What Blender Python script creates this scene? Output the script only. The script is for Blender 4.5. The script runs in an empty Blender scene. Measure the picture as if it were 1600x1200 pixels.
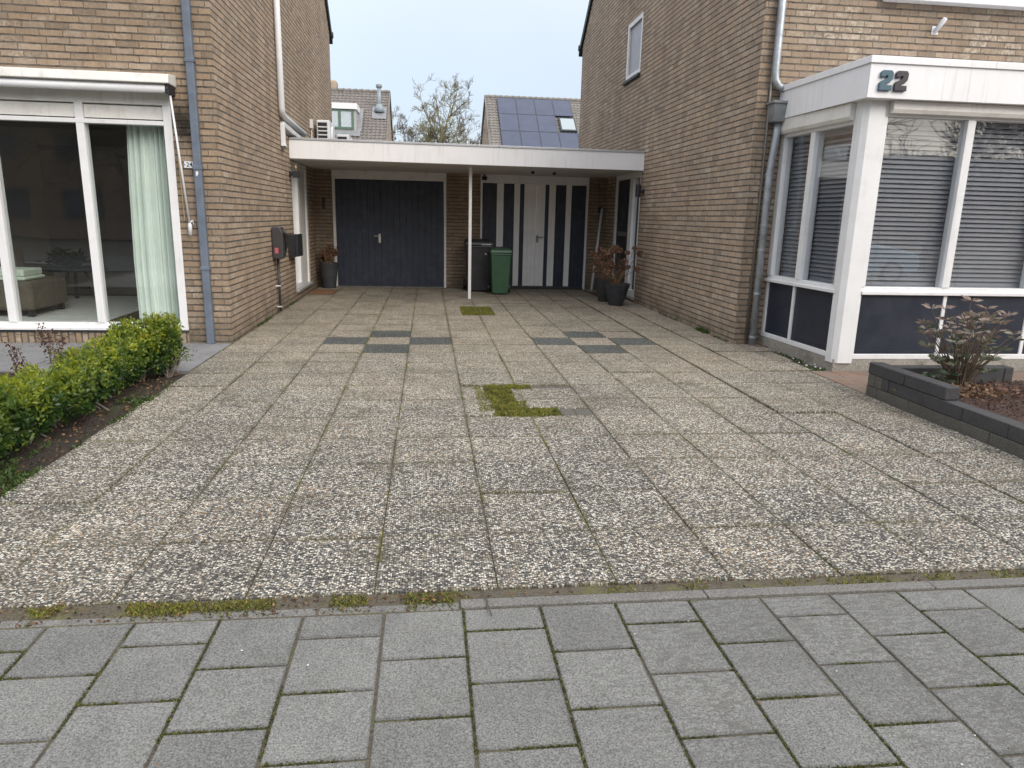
import bpy, math, random
import numpy as np
from mathutils import Vector, Matrix
random.seed(7); RNG = np.random.default_rng(7)
R = math.radians
sc = bpy.context.scene

# ------------------------------------------------------------------ camera
CAM_H = 1.478
f_px, pit, yaw, rol = 1105.05, 0.231742, 0.12091, -0.0236936
cp, sp, cy, sy, cr, sr = math.cos(pit), math.sin(pit), math.cos(yaw), math.sin(yaw), math.cos(rol), math.sin(rol)
fwd = Vector((sy*cp, cy*cp, -sp)); rt0 = Vector((cy, -sy, 0)); dn0 = fwd.cross(rt0)
rt = cr*rt0 + sr*dn0; dn = -sr*rt0 + cr*dn0
cam_d = bpy.data.cameras.new("camera"); cam = bpy.data.objects.new("camera", cam_d)
sc.collection.objects.link(cam)
cam.matrix_world = Matrix(((rt.x, -dn.x, -fwd.x, 0), (rt.y, -dn.y, -fwd.y, 0), (rt.z, -dn.z, -fwd.z, CAM_H), (0, 0, 0, 1)))
cam_d.sensor_width = 36; cam_d.lens = f_px/1600*36; cam_d.clip_end = 2000; cam_d.clip_start = 0.02
sc.camera = cam

# ------------------------------------------------------------------ light
SUN_EL, SUN_AZ = R(33), R(148)          # azimuth clockwise from +Y: behind the camera, to the right
w = bpy.data.worlds.new("World"); sc.world = w; w.use_nodes = True
wn = w.node_tree; wn.nodes.clear()
sky = wn.nodes.new('ShaderNodeTexSky'); sky.sky_type = 'NISHITA'; sky.sun_disc = False
sky.sun_elevation = SUN_EL; sky.sun_rotation = SUN_AZ; sky.air_density = 1.0; sky.dust_density = 2.0
bg1 = wn.nodes.new('ShaderNodeBackground'); bg1.inputs[1].default_value = 0.05
wn.links.new(sky.outputs[0], bg1.inputs[0])
tc = wn.nodes.new('ShaderNodeTexCoord'); sx = wn.nodes.new('ShaderNodeSeparateXYZ')
wn.links.new(tc.outputs['Generated'], sx.inputs[0])
mr = wn.nodes.new('ShaderNodeMapRange'); mr.inputs[1].default_value = 0.0; mr.inputs[2].default_value = 1.0
mr.inputs[3].default_value = 0.335; mr.inputs[4].default_value = 1.12
wn.links.new(sx.outputs[2], mr.inputs[0])
nz = wn.nodes.new('ShaderNodeTexNoise'); nz.inputs['Scale'].default_value = 2.2; nz.inputs['Detail'].default_value = 4
wn.links.new(tc.outputs['Generated'], nz.inputs['Vector'])
mr2 = wn.nodes.new('ShaderNodeMapRange'); mr2.inputs[1].default_value = .3; mr2.inputs[2].default_value = .7
mr2.inputs[3].default_value = .93; mr2.inputs[4].default_value = 1.07
wn.links.new(nz.outputs[0], mr2.inputs[0])
mu = wn.nodes.new('ShaderNodeMath'); mu.operation = 'MULTIPLY'
wn.links.new(mr.outputs[0], mu.inputs[0]); wn.links.new(mr2.outputs[0], mu.inputs[1])
bg2 = wn.nodes.new('ShaderNodeBackground'); bgc = wn.nodes.new('ShaderNodeValToRGB'); bgc.color_ramp.elements[0].color = (.625, .66, .755, 1); bgc.color_ramp.elements[1].color = (1.0, .985, .97, 1)
bgc.color_ramp.elements[0].position = .12; bgc.color_ramp.elements[1].position = .65
wn.links.new(sx.outputs[2], bgc.inputs[0]); wn.links.new(bgc.outputs[0], bg2.inputs[0])
wn.links.new(mu.outputs[0], bg2.inputs[1])
ad = wn.nodes.new('ShaderNodeAddShader'); wo = wn.nodes.new('ShaderNodeOutputWorld')
wn.links.new(bg1.outputs[0], ad.inputs[0]); wn.links.new(bg2.outputs[0], ad.inputs[1]); wn.links.new(ad.outputs[0], wo.inputs[0])
sun_d = bpy.data.lights.new("sun", 'SUN'); sun_d.energy = 1.05; sun_d.angle = R(35); sun_d.color = (1, .93, .83)
sun = bpy.data.objects.new("sun", sun_d); sc.collection.objects.link(sun); sun.location = (5, -6, 12)
sdir = Vector((math.sin(SUN_AZ)*math.cos(SUN_EL), math.cos(SUN_AZ)*math.cos(SUN_EL), math.sin(SUN_EL)))
sun.rotation_euler = sdir.to_track_quat('Z', 'Y').to_euler()
sc.view_settings.view_transform = 'Standard'; sc.view_settings.look = 'None'
sc.view_settings.exposure = 0.74; sc.view_settings.gamma = 1.0

# ------------------------------------------------------------------ mesh helpers
ORG = {}
class MB:
    def __init__(s): s.v = []; s.f = []; s.m = []
    def poly(s, pts, mi=0):
        b = len(s.v); s.v += [tuple(p) for p in pts]; s.f.append(tuple(range(b, b+len(pts)))); s.m.append(mi)
    def hexa(s, p, mi=0):
        b = len(s.v); s.v += [tuple(q) for q in p]
        for q in ((0,3,2,1),(4,5,6,7),(0,1,5,4),(1,2,6,5),(2,3,7,6),(3,0,4,7)):
            s.f.append(tuple(b+i for i in q)); s.m.append(mi)
    def box(s, x0, x1, y0, y1, z0, z1, mi=0):
        s.hexa([(x0,y0,z0),(x1,y0,z0),(x1,y1,z0),(x0,y1,z0),(x0,y0,z1),(x1,y0,z1),(x1,y1,z1),(x0,y1,z1)], mi)
    def taper(s, b, z0, t, z1, mi=0):
        s.hexa([(b[0],b[2],z0),(b[1],b[2],z0),(b[1],b[3],z0),(b[0],b[3],z0),(t[0],t[2],z1),(t[1],t[2],z1),(t[1],t[3],z1),(t[0],t[3],z1)], mi)
    def tube(s, pts, r, n=8, mi=0, cap=True):
        pts = [Vector(p) for p in pts]; rs = r if isinstance(r, (list, tuple)) else [r]*len(pts)
        base = len(s.v); up = None
        for i, p in enumerate(pts):
            d = (pts[min(i+1, len(pts)-1)]-pts[max(i-1, 0)]).normalized()
            if up is None:
                up = d.cross(Vector((0, 0, 1)))
                if up.length < .1: up = d.cross(Vector((1, 0, 0)))
            a = (up - d*up.dot(d))
            a = a.normalized() if a.length > 1e-5 else d.orthogonal().normalized()
            up = a; b = d.cross(a)
            for k in range(n):
                t = 2*math.pi*k/n; q = p + (a*math.cos(t)+b*math.sin(t))*rs[i]; s.v.append((q.x, q.y, q.z))
        for i in range(len(pts)-1):
            for k in range(n):
                s.f.append((base+i*n+k, base+i*n+(k+1) % n, base+(i+1)*n+(k+1) % n, base+(i+1)*n+k)); s.m.append(mi)
        if cap:
            s.f.append(tuple(base+k for k in range(n))[::-1]); s.m.append(mi)
            s.f.append(tuple(base+(len(pts)-1)*n+k for k in range(n))); s.m.append(mi)
    def lathe(s, prof, c, n=24, mi=0):
        b = len(s.v)
        for r, z in prof:
            for k in range(n):
                t = 2*math.pi*k/n; s.v.append((c[0]+r*math.cos(t), c[1]+r*math.sin(t), c[2]+z))
        for i in range(len(prof)-1):
            for k in range(n):
                s.f.append((b+i*n+k, b+i*n+(k+1) % n, b+(i+1)*n+(k+1) % n, b+(i+1)*n+k)); s.m.append(mi)
    def prism(s, poly, axis, a0, a1, mi=0):
        def P(u, v, a): return {'x': (a, u, v), 'y': (u, a, v), 'z': (u, v, a)}[axis]
        n = len(poly); b = len(s.v)
        s.v += [P(u, v, a0) for u, v in poly]+[P(u, v, a1) for u, v in poly]
        s.f.append(tuple(range(b, b+n))); s.f.append(tuple(range(b+n, b+2*n))[::-1]); s.m += [mi, mi]
        for i in range(n):
            j = (i+1) % n; s.f.append((b+i, b+n+i, b+n+j, b+j)); s.m.append(mi)
    def xf(s, fn): s.v = [fn(*p) for p in s.v]; return s
    def build(s, name, mats, parent=None, origin=None, smooth=False, bevel=0, seg=2, fixn=True):
        if not isinstance(mats, (list, tuple)): mats = [mats]
        o = ORG[parent] if parent is not None else Vector(origin or (0, 0, 0))
        me = bpy.data.meshes.new(name)
        me.from_pydata([(x-o[0], y-o[1], z-o[2]) for x, y, z in s.v], [], s.f)
        for m in mats: me.materials.append(m)
        if len(mats) > 1: me.polygons.foreach_set('material_index', s.m)
        if smooth: me.polygons.foreach_set('use_smooth', [True]*len(s.f))
        me.update()
        if fixn:
            import bmesh
            bm = bmesh.new(); bm.from_mesh(me); bmesh.ops.recalc_face_normals(bm, faces=bm.faces); bm.to_mesh(me); bm.free()
        ob = bpy.data.objects.new(name, me); sc.collection.objects.link(ob)
        if parent is not None: ob.parent = parent
        else: ob.location = o
        ORG[ob] = Vector(o)
        if bevel:
            b = ob.modifiers.new('bevel', 'BEVEL'); b.width = bevel; b.segments = seg; b.limit_method = 'ANGLE'; b.angle_limit = R(40)
        if smooth and bevel == 0:
            pass
        return ob

def tag(o, label, cat, group=None):
    o['label'] = label; o['category'] = cat
    if group: o['group'] = group
    return o
def thing(name, label, cat, loc=(0, 0, 0), group=None):
    o = bpy.data.objects.new(name, None); sc.collection.objects.link(o); o.location = loc
    o.empty_display_size = .1; ORG[o] = Vector(loc); return tag(o, label, cat, group)
def struct(mb, name, mats, **k):
    o = mb.build(name, mats, **k); o['kind'] = 'structure'; return o
def quads(name, V, mats, rnd=None, mi=None, parent=None, origin=(0, 0, 0)):
    """V (n,4,3) loose quads in world space, as one mesh with a per-face 'rnd' value"""
    o = ORG[parent] if parent is not None else Vector(origin)
    V = np.asarray(V, dtype=np.float32)-np.array(o, dtype=np.float32); n = len(V)
    me = bpy.data.meshes.new(name)
    me.vertices.add(n*4); me.vertices.foreach_set('co', V.reshape(-1))
    me.loops.add(n*4); me.loops.foreach_set('vertex_index', np.arange(n*4, dtype=np.int32))
    me.polygons.add(n); me.polygons.foreach_set('loop_start', np.arange(0, n*4, 4, dtype=np.int32))
    if not isinstance(mats, (list, tuple)): mats = [mats]
    for m in mats: me.materials.append(m)
    if mi is not None: me.polygons.foreach_set('material_index', np.asarray(mi, dtype=np.int32))
    me.update(calc_edges=True); me.validate()
    if rnd is not None:
        at = me.attributes.new('rnd', 'FLOAT', 'FACE'); at.data.foreach_set('value', np.asarray(rnd, dtype=np.float32))
    ob = bpy.data.objects.new(name, me); sc.collection.objects.link(ob)
    if parent is not None: ob.parent = parent
    else: ob.location = o
    ORG[ob] = Vector(o); return ob
def leafq(P, D, L, W, rng=RNG, fold=.25):
    """kite leaves: base P, direction D, length L, width W (arrays)"""
    D = D/np.linalg.norm(D, axis=1, keepdims=True)
    A = rng.normal(size=D.shape); A[:, 2] *= .5
    S = np.cross(D, A); S /= np.linalg.norm(S, axis=1, keepdims=True)+1e-9
    N = np.cross(S, D); N *= np.sign(N[:, 2:3]+1e-9)
    L = np.broadcast_to(L, (len(P),))[:, None]; W = np.broadcast_to(W, (len(P),))[:, None]
    mid = P+D*L*.5
    return np.stack([P, mid+S*W*.5+N*W*fold, P+D*L, mid-S*W*.5+N*W*fold], axis=1)

# ------------------------------------------------------------------ material helpers
class NT:
    def __init__(s, name):
        s.m = bpy.data.materials.new(name); s.m.use_nodes = True; s.t = s.m.node_tree
        s.b = s.t.nodes['Principled BSDF']; s._p = None
    def n(s, t, **k):
        x = s.t.nodes.new(t)
        for a, b in k.items(): setattr(x, a, b)
        return x
    def l(s, a, b): s.t.links.new(a, b)
    def put(s, sock, v):
        if isinstance(v, bpy.types.NodeSocket): s.l(v, sock)
        else: sock.default_value = v
    def math(s, op, a, b=0.0, c=None):
        x = s.n('ShaderNodeMath', operation=op); s.put(x.inputs[0], a); s.put(x.inputs[1], b)
        if c is not None: s.put(x.inputs[2], c)
        return x.outputs[0]
    def pos(s):
        if s._p is None: s._p = s.n('ShaderNodeNewGeometry').outputs['Position']
        return s._p
    def xyz(s, v):
        x = s.n('ShaderNodeSeparateXYZ'); s.l(v, x.inputs[0]); return x.outputs
    def comb(s, x, y, z):
        c = s.n('ShaderNodeCombineXYZ'); s.put(c.inputs[0], x); s.put(c.inputs[1], y); s.put(c.inputs[2], z); return c.outputs[0]
    def noise(s, scale, detail=3, rough=.55, vec=None):
        x = s.n('ShaderNodeTexNoise'); x.inputs['Scale'].default_value = scale; x.inputs['Detail'].default_value = detail
        x.inputs['Roughness'].default_value = rough; s.l(vec if vec is not None else s.pos(), x.inputs['Vector']); return x.outputs[0]
    def white(s, vec):
        x = s.n('ShaderNodeTexWhiteNoise', noise_dimensions='3D'); s.l(vec, x.inputs[0]); return x.outputs['Value']
    def rng(s, v, a, b, c=0.0, d=1.0, smooth=False):
        x = s.n('ShaderNodeMapRange'); x.clamp = True
        if smooth: x.interpolation_type = 'SMOOTHSTEP'
        s.put(x.inputs[0], v)
        for i, q in enumerate((a, b, c, d)): s.put(x.inputs[i+1], q)
        return x.outputs[0]
    def ramp(s, v, stops, interp='LINEAR'):
        x = s.n('ShaderNodeValToRGB'); e = x.color_ramp; e.interpolation = interp
        while len(e.elements) < len(stops): e.elements.new(1)
        for el, (p, c) in zip(e.elements, stops): el.position = p; el.color = (*c, 1)
        s.l(v, x.inputs[0]); return x.outputs[0]
    def mix(s, f, a, b, mode='MIX'):
        x = s.n('ShaderNodeMix', data_type='RGBA', blend_type=mode); s.put(x.inputs[0], f)
        for sock, v in ((x.inputs[6], a), (x.inputs[7], b)):
            if isinstance(v, tuple): v = (*v, 1)
            s.put(sock, v)
        return x.outputs[2]
    def bump(s, h, dist=.01, st=.5):
        x = s.n('ShaderNodeBump'); x.inputs['Distance'].default_value = dist; x.inputs['Strength'].default_value = st
        s.l(h, x.inputs['Height']); s.l(x.outputs[0], s.b.inputs['Normal']); return x
    def col(s, c): s.put(s.b.inputs['Base Color'], (*c, 1) if isinstance(c, tuple) else c)
    def rough(s, v): s.put(s.b.inputs['Roughness'], v)

def pm(name, col, rough=.55, var=.12, scale=6, bump=0.0, bscale=60, metal=0.0, spec=.5, dirt=None, streak=0.0):
    t = NT(name); n = t.noise(scale, 5, .6)
    a = tuple(c*(1-var) for c in col); b = tuple(min(1, c*(1+var)) for c in col)
    c = t.mix(t.rng(n, .3, .7), a, b)
    if dirt:
        c = t.mix(t.math('MULTIPLY', t.rng(t.noise(dirt[1], 6, .7), .5, .72), dirt[2]), c, dirt[0])
    if streak:
        vm = t.n('ShaderNodeVectorMath', operation='MULTIPLY'); t.l(t.pos(), vm.inputs[0]); vm.inputs[1].default_value = (22, 22, .9)
        c = t.mix(t.math('MULTIPLY', t.math('MULTIPLY', t.rng(t.noise(1.0, 4, .7, vm.outputs[0]), .52, .72), t.rng(t.noise(1.7, 3), .42, .62)), streak), c, (.34, .34, .29))
    t.col(c); t.rough(t.rng(t.noise(scale*3, 3), .3, .7, max(0, rough-.08), min(1, rough+.08)))
    t.b.inputs['Metallic'].default_value = metal; t.b.inputs['Specular IOR Level'].default_value = spec
    if bump: t.bump(t.noise(bscale, 4, .6), bump, .6)
    return t.m

CH, BL = .0705, .225
def brick_mat(name, axis, grey=0.0, stains=(), soldier=False, gain=1.0):
    t = NT(name); p = t.xyz(t.pos()); u, v = p[0 if axis == 'x' else 1], p[2]
    wob = t.math('MULTIPLY', t.math('SUBTRACT', t.noise(14, 2), .5), .010)
    u = t.math('ADD', u, t.math('MULTIPLY', t.math('SUBTRACT', t.noise(17, 2), .5), .012)); v = t.math('ADD', v, wob)
    if soldier: u, v = v, u
    row = t.math('FLOOR', t.math('DIVIDE', v, CH)); fv = t.math('SUBTRACT', v, t.math('MULTIPLY', row, CH))
    odd = t.math('MODULO', t.math('ABSOLUTE', row), 2.0)
    rj = t.white(t.comb(row, 3.3, 0.0))
    uo = t.math('ADD', u, t.math('ADD', t.math('MULTIPLY', odd, BL*.5), t.math('MULTIPLY', rj, .07)))
    col = t.math('FLOOR', t.math('DIVIDE', uo, BL)); fu = t.math('SUBTRACT', uo, t.math('MULTIPLY', col, BL))
    dv = t.math('MINIMUM', fv, t.math('SUBTRACT', CH, fv)); du = t.math('MINIMUM', fu, t.math('SUBTRACT', BL, fu))
    cell = t.comb(col, row, 0.0); rnd = t.white(cell); rnd2 = t.white(t.comb(col, row, 7.7))
    fine = t.math('MULTIPLY', t.math('SUBTRACT', t.noise(48, 4, .7), .5), .011)
    mv = t.rng(t.math('ADD', dv, fine), .0055, .0098, smooth=True); mu_ = t.rng(t.math('ADD', du, fine), .0022, .0052, smooth=True)
    br = t.math('MINIMUM', mv, mu_)
    g = grey
    def gz(c): m = sum(c)/3; return tuple((x*(1-g)+m*g*.95)*gain*k for x, k in zip(c, (.985, .985, .985)))
    base = t.ramp(rnd, [(0, gz((.27, .19, .115))), (.2, gz((.335, .225, .128))), (.45, gz((.375, .25, .138))), (.66, gz((.395, .262, .145))),
                        (.8, gz((.35, .245, .15))), (.9, gz((.34, .245, .16))), (1, gz((.44, .31, .19)))])
    inner = t.rng(t.noise(34, 5, .65), .25, .75, .78, 1.16)
    base = t.mix(1.0, base, t.comb(inner, inner, inner), 'MULTIPLY')
    big = t.rng(t.noise(.9, 4, .6), .3, .7, .88, 1.1)
    base = t.mix(1.0, base, t.comb(big, big, big), 'MULTIPLY')
    eff = t.math('MULTIPLY', t.rng(t.noise(.75, 3), .49, .66), t.math('MULTIPLY', t.rng(t.noise(28, 4, .7), .42, .62), t.rng(rnd2, .35, .75)))
    base = t.mix(t.math('MULTIPLY', eff, .85), base, (.52, .46, .38))
    dirt = t.math('MULTIPLY', t.rng(t.math('ADD', v, t.math('MULTIPLY', t.noise(2.5, 5, .7), .55)), .28, .62, 1, 0), t.rng(t.noise(11, 5, .7), .35, .65, .25, 1))
    if not soldier:
        base = t.mix(t.math('MULTIPLY', dirt, .75), base, (.085, .08, .058))
    vs_ = t.n('ShaderNodeVectorMath', operation='MULTIPLY'); t.l(t.pos(), vs_.inputs[0]); vs_.inputs[1].default_value = (3.2, 3.2, .22)
    stk = t.rng(t.noise(1.6, 5, .7, vs_.outputs[0]), .35, .65, .84, 1.08); base = t.mix(1.0, base, t.comb(stk, stk, stk), 'MULTIPLY')
    mort = t.mix(t.rng(t.noise(9, 4), .3, .7), (.06, .053, .046), (.19, .17, .145))
    hm = t.mix(.75, mort, (.22, .175, .125))
    mort = t.mix(mv, mort, hm)
    c = t.mix(br, mort, base)
    for (cx, cyy, cz, rr) in stains:
        d = t.n('ShaderNodeVectorMath', operation='DISTANCE'); t.l(t.pos(), d.inputs[0]); d.inputs[1].default_value = (cx, cyy, cz)
        k = t.rng(t.math('ADD', d.outputs['Value'], t.math('MULTIPLY', t.math('SUBTRACT', t.noise(9, 4, .7), .5), .25)), rr*.25, rr, .9, 0)
        c = t.mix(k, c, (.02, .018, .016))
    t.col(c); t.rough(.88); t.b.inputs['Specular IOR Level'].default_value = .25
    h = t.math('ADD', br, t.math('ADD', t.math('MULTIPLY', t.noise(90, 4, .7), .22), t.math('MULTIPLY', rnd2, .3)))
    t.bump(h, .010, 1.0)
    return t.m

def aggregate_mat(name, green=False):
    t = NT(name); p = t.pos(); q = t.xyz(p)
    sid = t.comb(t.math('FLOOR', t.math('DIVIDE', t.math('ADD', q[0], 2.22), .5)), t.math('FLOOR', t.math('DIVIDE', t.math('SUBTRACT', q[1], 2.61), .5115)), 0.0)
    sr_ = t.white(sid); n3 = t.n('ShaderNodeTexNoise'); n3.inputs['Scale'].default_value = 40; t.l(p, n3.inputs['Vector'])
    wv = t.n('ShaderNodeVectorMath', operation='MULTIPLY_ADD'); t.l(n3.outputs['Color'], wv.inputs[0]); wv.inputs[1].default_value = (.006,)*3; t.l(p, wv.inputs[2])
    vo = t.n('ShaderNodeTexVoronoi'); vo.voronoi_dimensions = '2D'; vo.inputs['Scale'].default_value = 92; t.l(wv.outputs[0], vo.inputs['Vector'])
    vs = t.n('ShaderNodeTexVoronoi'); vs.voronoi_dimensions = '2D'; vs.inputs['Scale'].default_value = 160; t.l(wv.outputs[0], vs.inputs['Vector'])
    sc1 = t.xyz(vo.outputs['Color']); sc2 = t.xyz(vs.outputs['Color'])
    if green: stops = [(0, (.035, .042, .048)), (.3, (.06, .076, .083)), (.6, (.095, .117, .122)), (.85, (.14, .16, .16)), (1, (.34, .34, .33))]
    else: stops = [(0, (.03, .034, .042)), (.2, (.055, .06, .068)), (.36, (.10, .102, .105)), (.46, (.22, .195, .16)), (.55, (.44, .39, .30)), (.64, (.26, .26, .255)), (.76, (.66, .64, .59)), (.92, (.86, .84, .78)), (1, (.42, .27, .15))]
    big = t.rng(t.noise(1.1, 5, .65), .3, .7)
    shift = t.math('ADD', t.math('MULTIPLY', t.math('SUBTRACT', big, .5), .18), t.math('MULTIPLY', t.math('SUBTRACT', sr_, .5), .11))
    c1 = t.ramp(t.math('ADD', sc1[0], shift), stops); c2 = t.ramp(t.math('ADD', sc2[0], shift), stops)
    pick = t.rng(vo.outputs['Distance'], .46, .52)
    c = t.mix(pick, c1, c2)
    # sheltered slabs nearer the garage keep their tan colour, slabs near the street are greyer
    if not green:
        clean = t.math('ADD', t.rng(q[1], 3.8, 8.5), t.math('MULTIPLY', t.math('SUBTRACT', t.noise(.8, 4), .5), 1.2))
        clean = t.rng(clean, 0.0, 1.0)
        c = t.mix(t.math('MULTIPLY', clean, .75), c, t.mix(.48, c, (.54, .455, .34)))
    # grime and moss gathered along the slab joints
    uu = t.math('DIVIDE', t.math('ADD', q[0], 2.22), .5); vv = t.math('DIVIDE', t.math('SUBTRACT', q[1], 2.61), .5115)
    fu = t.math('FRACT', uu); fv = t.math('FRACT', vv)
    dj = t.math('MULTIPLY', t.math('MINIMUM', t.math('MINIMUM', fu, t.math('SUBTRACT', 1.0, fu)), t.math('MINIMUM', fv, t.math('SUBTRACT', 1.0, fv))), .5)
    jm = t.rng(t.math('ADD', dj, t.math('MULTIPLY', t.math('SUBTRACT', t.noise(11, 5, .7), .5), .07)), .0, .03, 1, 0)
    jm = t.math('MULTIPLY', jm, t.rng(t.noise(1.6, 4, .6),   .35, .62, .15, .75))
    c = t.mix(jm, c, t.mix(t.rng(t.noise(3.1, 4, .6), .44, .6), (.07, .062, .045), (.13, .125, .045)))
    # dark cement between pebbles
    gap = t.rng(t.math('ADD', vo.outputs['Distance'], t.math('MULTIPLY', t.math('SUBTRACT', t.noise(60, 2), .5), .25)), .38, .58)
    c = t.mix(t.math('MULTIPLY', gap, .75), c, (.045, .043, .038) if green else (.085, .077, .065))
    soil = t.rng(t.noise(2.3, 6, .72), .48, .70)
    c = t.mix(t.math('MULTIPLY', soil, .5), c, (.085, .078, .055))
    wet = t.rng(t.noise(.65, 5, .65), .36, .62, .84, 1.08)
    c = t.mix(1.0, c, t.comb(wet, t.math('MULTIPLY', wet, .985), t.math('MULTIPLY', wet, .94)), 'MULTIPLY')
    t.col(c); t.rough(.82); t.b.inputs['Specular IOR Level'].default_value = .3
    t.bump(t.math('SUBTRACT', 1.0, vo.outputs['Distance']), .009, .9)
    return t.m

def joint_mat(name):
    t = NT(name); n = t.noise(5, 6, .7)
    moss = t.mix(t.rng(t.noise(120, 4), .35, .65), (.06, .06, .022), (.15, .145, .055))
    soil = t.mix(t.rng(t.noise(90, 4), .3, .7), (.05, .043, .033), (.13, .11, .08))
    t.col(t.mix(t.rng(n, .5, .64), soil, moss)); t.rough(.95); t.bump(t.noise(160, 4), .006, .8); return t.m

def soil_mat(name, cols=((.022, .017, .013), (.06, .045, .033)), scale=40, green=.0):
    t = NT(name); c = t.mix(t.rng(t.noise(scale, 6, .7), .3, .7), *cols)
    if green: c = t.mix(t.math('MULTIPLY', t.rng(t.noise(2.6, 6, .75), .5, .62), green), c, (.07, .09, .02))
    t.col(c); t.rough(.95); t.bump(t.noise(scale*.7, 6, .7), .03, .9); return t.m

def concrete_mat(name, col, stain=0.0, vary=None, marks=False):
    t = NT(name); p = t.pos(); q = t.xyz(p)
    f = t.noise(165, 2, .8); g = t.noise(3.2, 5, .65)
    k = t.math('MULTIPLY', t.rng(f, .34, .66, .46, 1.42), t.rng(g, .3, .7, .87, 1.12))
    if vary:
        xo = t.math('DIVIDE', t.math('SUBTRACT', q[0], vary[0]), vary[1]); cx = t.math('FLOOR', xo)
        od = t.math('MODULO', t.math('ABSOLUTE', cx), 2.0)
        yo = t.math('FLOOR', t.math('ADD', t.math('DIVIDE', t.math('SUBTRACT', vary[2], q[1]), vary[1]), t.math('MULTIPLY', od, .5)))
        k = t.math('MULTIPLY', k, t.rng(t.white(t.comb(cx, yo, 0.0)), 0, 1, .86, 1.1))
        fx = t.math('FRACT', xo); fy = t.math('FRACT', t.math('ADD', t.math('DIVIDE', t.math('SUBTRACT', vary[2], q[1]), vary[1]), t.math('MULTIPLY', od, .5)))
        de = t.math('MULTIPLY', t.math('MINIMUM', t.math('MINIMUM', fx, t.math('SUBTRACT', 1.0, fx)), t.math('MINIMUM', fy, t.math('SUBTRACT', 1.0, fy))), .3)
        eg = t.rng(t.math('ADD', de, t.math('MULTIPLY', t.math('SUBTRACT', t.noise(19, 5, .7), .5), .03)), .004, .013, .72, 1.0)
        k = t.math('MULTIPLY', k, eg)
        bl = t.rng(t.noise(5.5, 5, .75), .56, .72, 1.0, .78)
        k = t.math('MULTIPLY', k, bl)
    c = t.mix(1.0, col, t.comb(k, k, k), 'MULTIPLY')
    if marks:   # wavy wet-looking wear marks on the right hand tiles
        mp = t.n('ShaderNodeMapping'); mp.inputs['Rotation'].default_value = (0, 0, R(-28)); mp.inputs['Scale'].default_value = (1, 3.2, 1); t.l(p, mp.inputs[0])
        n = t.noise(17, 3, .6, mp.outputs[0])
        mk = t.math('MULTIPLY', t.rng(n, .5, .56), t.math('MULTIPLY', t.rng(q[0], .3, .9), t.rng(t.noise(2.0, 3), .40, .52)))
        c = t.mix(t.math('MULTIPLY', mk, .55), c, (.10, .098, .092))
    if stain: c = t.mix(t.math('MULTIPLY', t.rng(t.noise(4, 6, .75), .52, .7), stain), c, (.09, .085, .065))
    t.col(c); t.rough(.8); t.b.inputs['Specular IOR Level'].default_value = .3; t.bump(f, .0035, .9); return t.m

def glass_mat(name, tint=(.86, .92, .9), refl=1.0):
    t = NT(name); t.t.nodes.remove(t.b); out = [n for n in t.t.nodes if n.type == 'OUTPUT_MATERIAL'][0]
    tr = t.n('ShaderNodeBsdfTransparent'); tr.inputs[0].default_value = (*tint, 1)
    gl = t.n('ShaderNodeBsdfGlossy'); gl.inputs['Roughness'].default_value = .015; gl.inputs[0].default_value = (refl,)*3+(1,)
    fr = t.n('ShaderNodeLayerWeight'); fr.inputs[0].default_value = .5
    b = t.n('ShaderNodeBump'); b.inputs['Strength'].default_value = .05; b.inputs['Distance'].default_value = .02; t.l(t.noise(1.3, 2), b.inputs['Height'])
    t.l(b.outputs[0], gl.inputs['Normal'])
    mx = t.n('ShaderNodeMixShader'); t.l(t.math('ADD', t.math('MULTIPLY', t.math('POWER', fr.outputs['Facing'], 4.0), .85), .085), mx.inputs[0]); t.l(tr.outputs[0], mx.inputs[1]); t.l(gl.outputs[0], mx.inputs[2])
    t.l(mx.outputs[0], out.inputs[0]); return t.m

def leaf_mat(name, stops, rough=.5, trans=.25):
    t = NT(name); a = t.n('ShaderNodeAttribute', attribute_name='rnd'); c = t.ramp(a.outputs['Fac'], stops)
    t.col(c); t.rough(rough)
    if trans:
        out = [n for n in t.t.nodes if n.type == 'OUTPUT_MATERIAL'][0]
        tl = t.n('ShaderNodeBsdfTranslucent'); t.l(c, tl.inputs[0]); mx = t.n('ShaderNodeMixShader'); mx.inputs[0].default_value = trans
        t.l(t.b.outputs[0], mx.inputs[1]); t.l(tl.outputs[0], mx.inputs[2]); t.l(mx.outputs[0], out.inputs[0])
    return t.m

M = {}
M['brick_fl'] = brick_mat('brick front', 'x', .31, stains=[(-2.60, 8.38, 2.42, .2), (-2.58, 8.38, 2.28, .13)])
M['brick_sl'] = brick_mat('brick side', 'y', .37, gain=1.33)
M['brick_fr'] = brick_mat('brick front right', 'x', .38, gain=1.04)
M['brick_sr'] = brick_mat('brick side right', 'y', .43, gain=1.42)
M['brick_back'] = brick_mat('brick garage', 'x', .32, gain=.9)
M['soldier'] = brick_mat('soldier course', 'x', .3, soldier=True)
M['white'] = pm('white paint', (.77, .775, .78), .42, .035, 3, .0012, 9, dirt=((.45, .44, .40), 5, .22), streak=.3)
M['fascia'] = pm('white fascia board', (.82, .825, .84), .45, .02, 2, .0012, 7, dirt=((.55, .55, .52), 3, .18), streak=.3)
M['cream'] = pm('cream paint', (.75, .74, .70), .5, .06, 4, .001, 9, dirt=((.35, .32, .26), 6, .35), streak=.35)
M['soffit'] = pm('grey soffit board', (.56, .545, .52), .6, .06, 3)
M['greyframe'] = pm('grey white frame', (.68, .675, .66), .5, .05, 3, dirt=((.3, .29, .26), 8, .3))
M['navy'] = pm('blue black door paint', (.021, .029, .05), .5, .2, 3, .0015, 30, dirt=((.07, .075, .085), 6, .35))
M['black'] = pm('black paint', (.018, .019, .024), .45, .2, 4)
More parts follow.
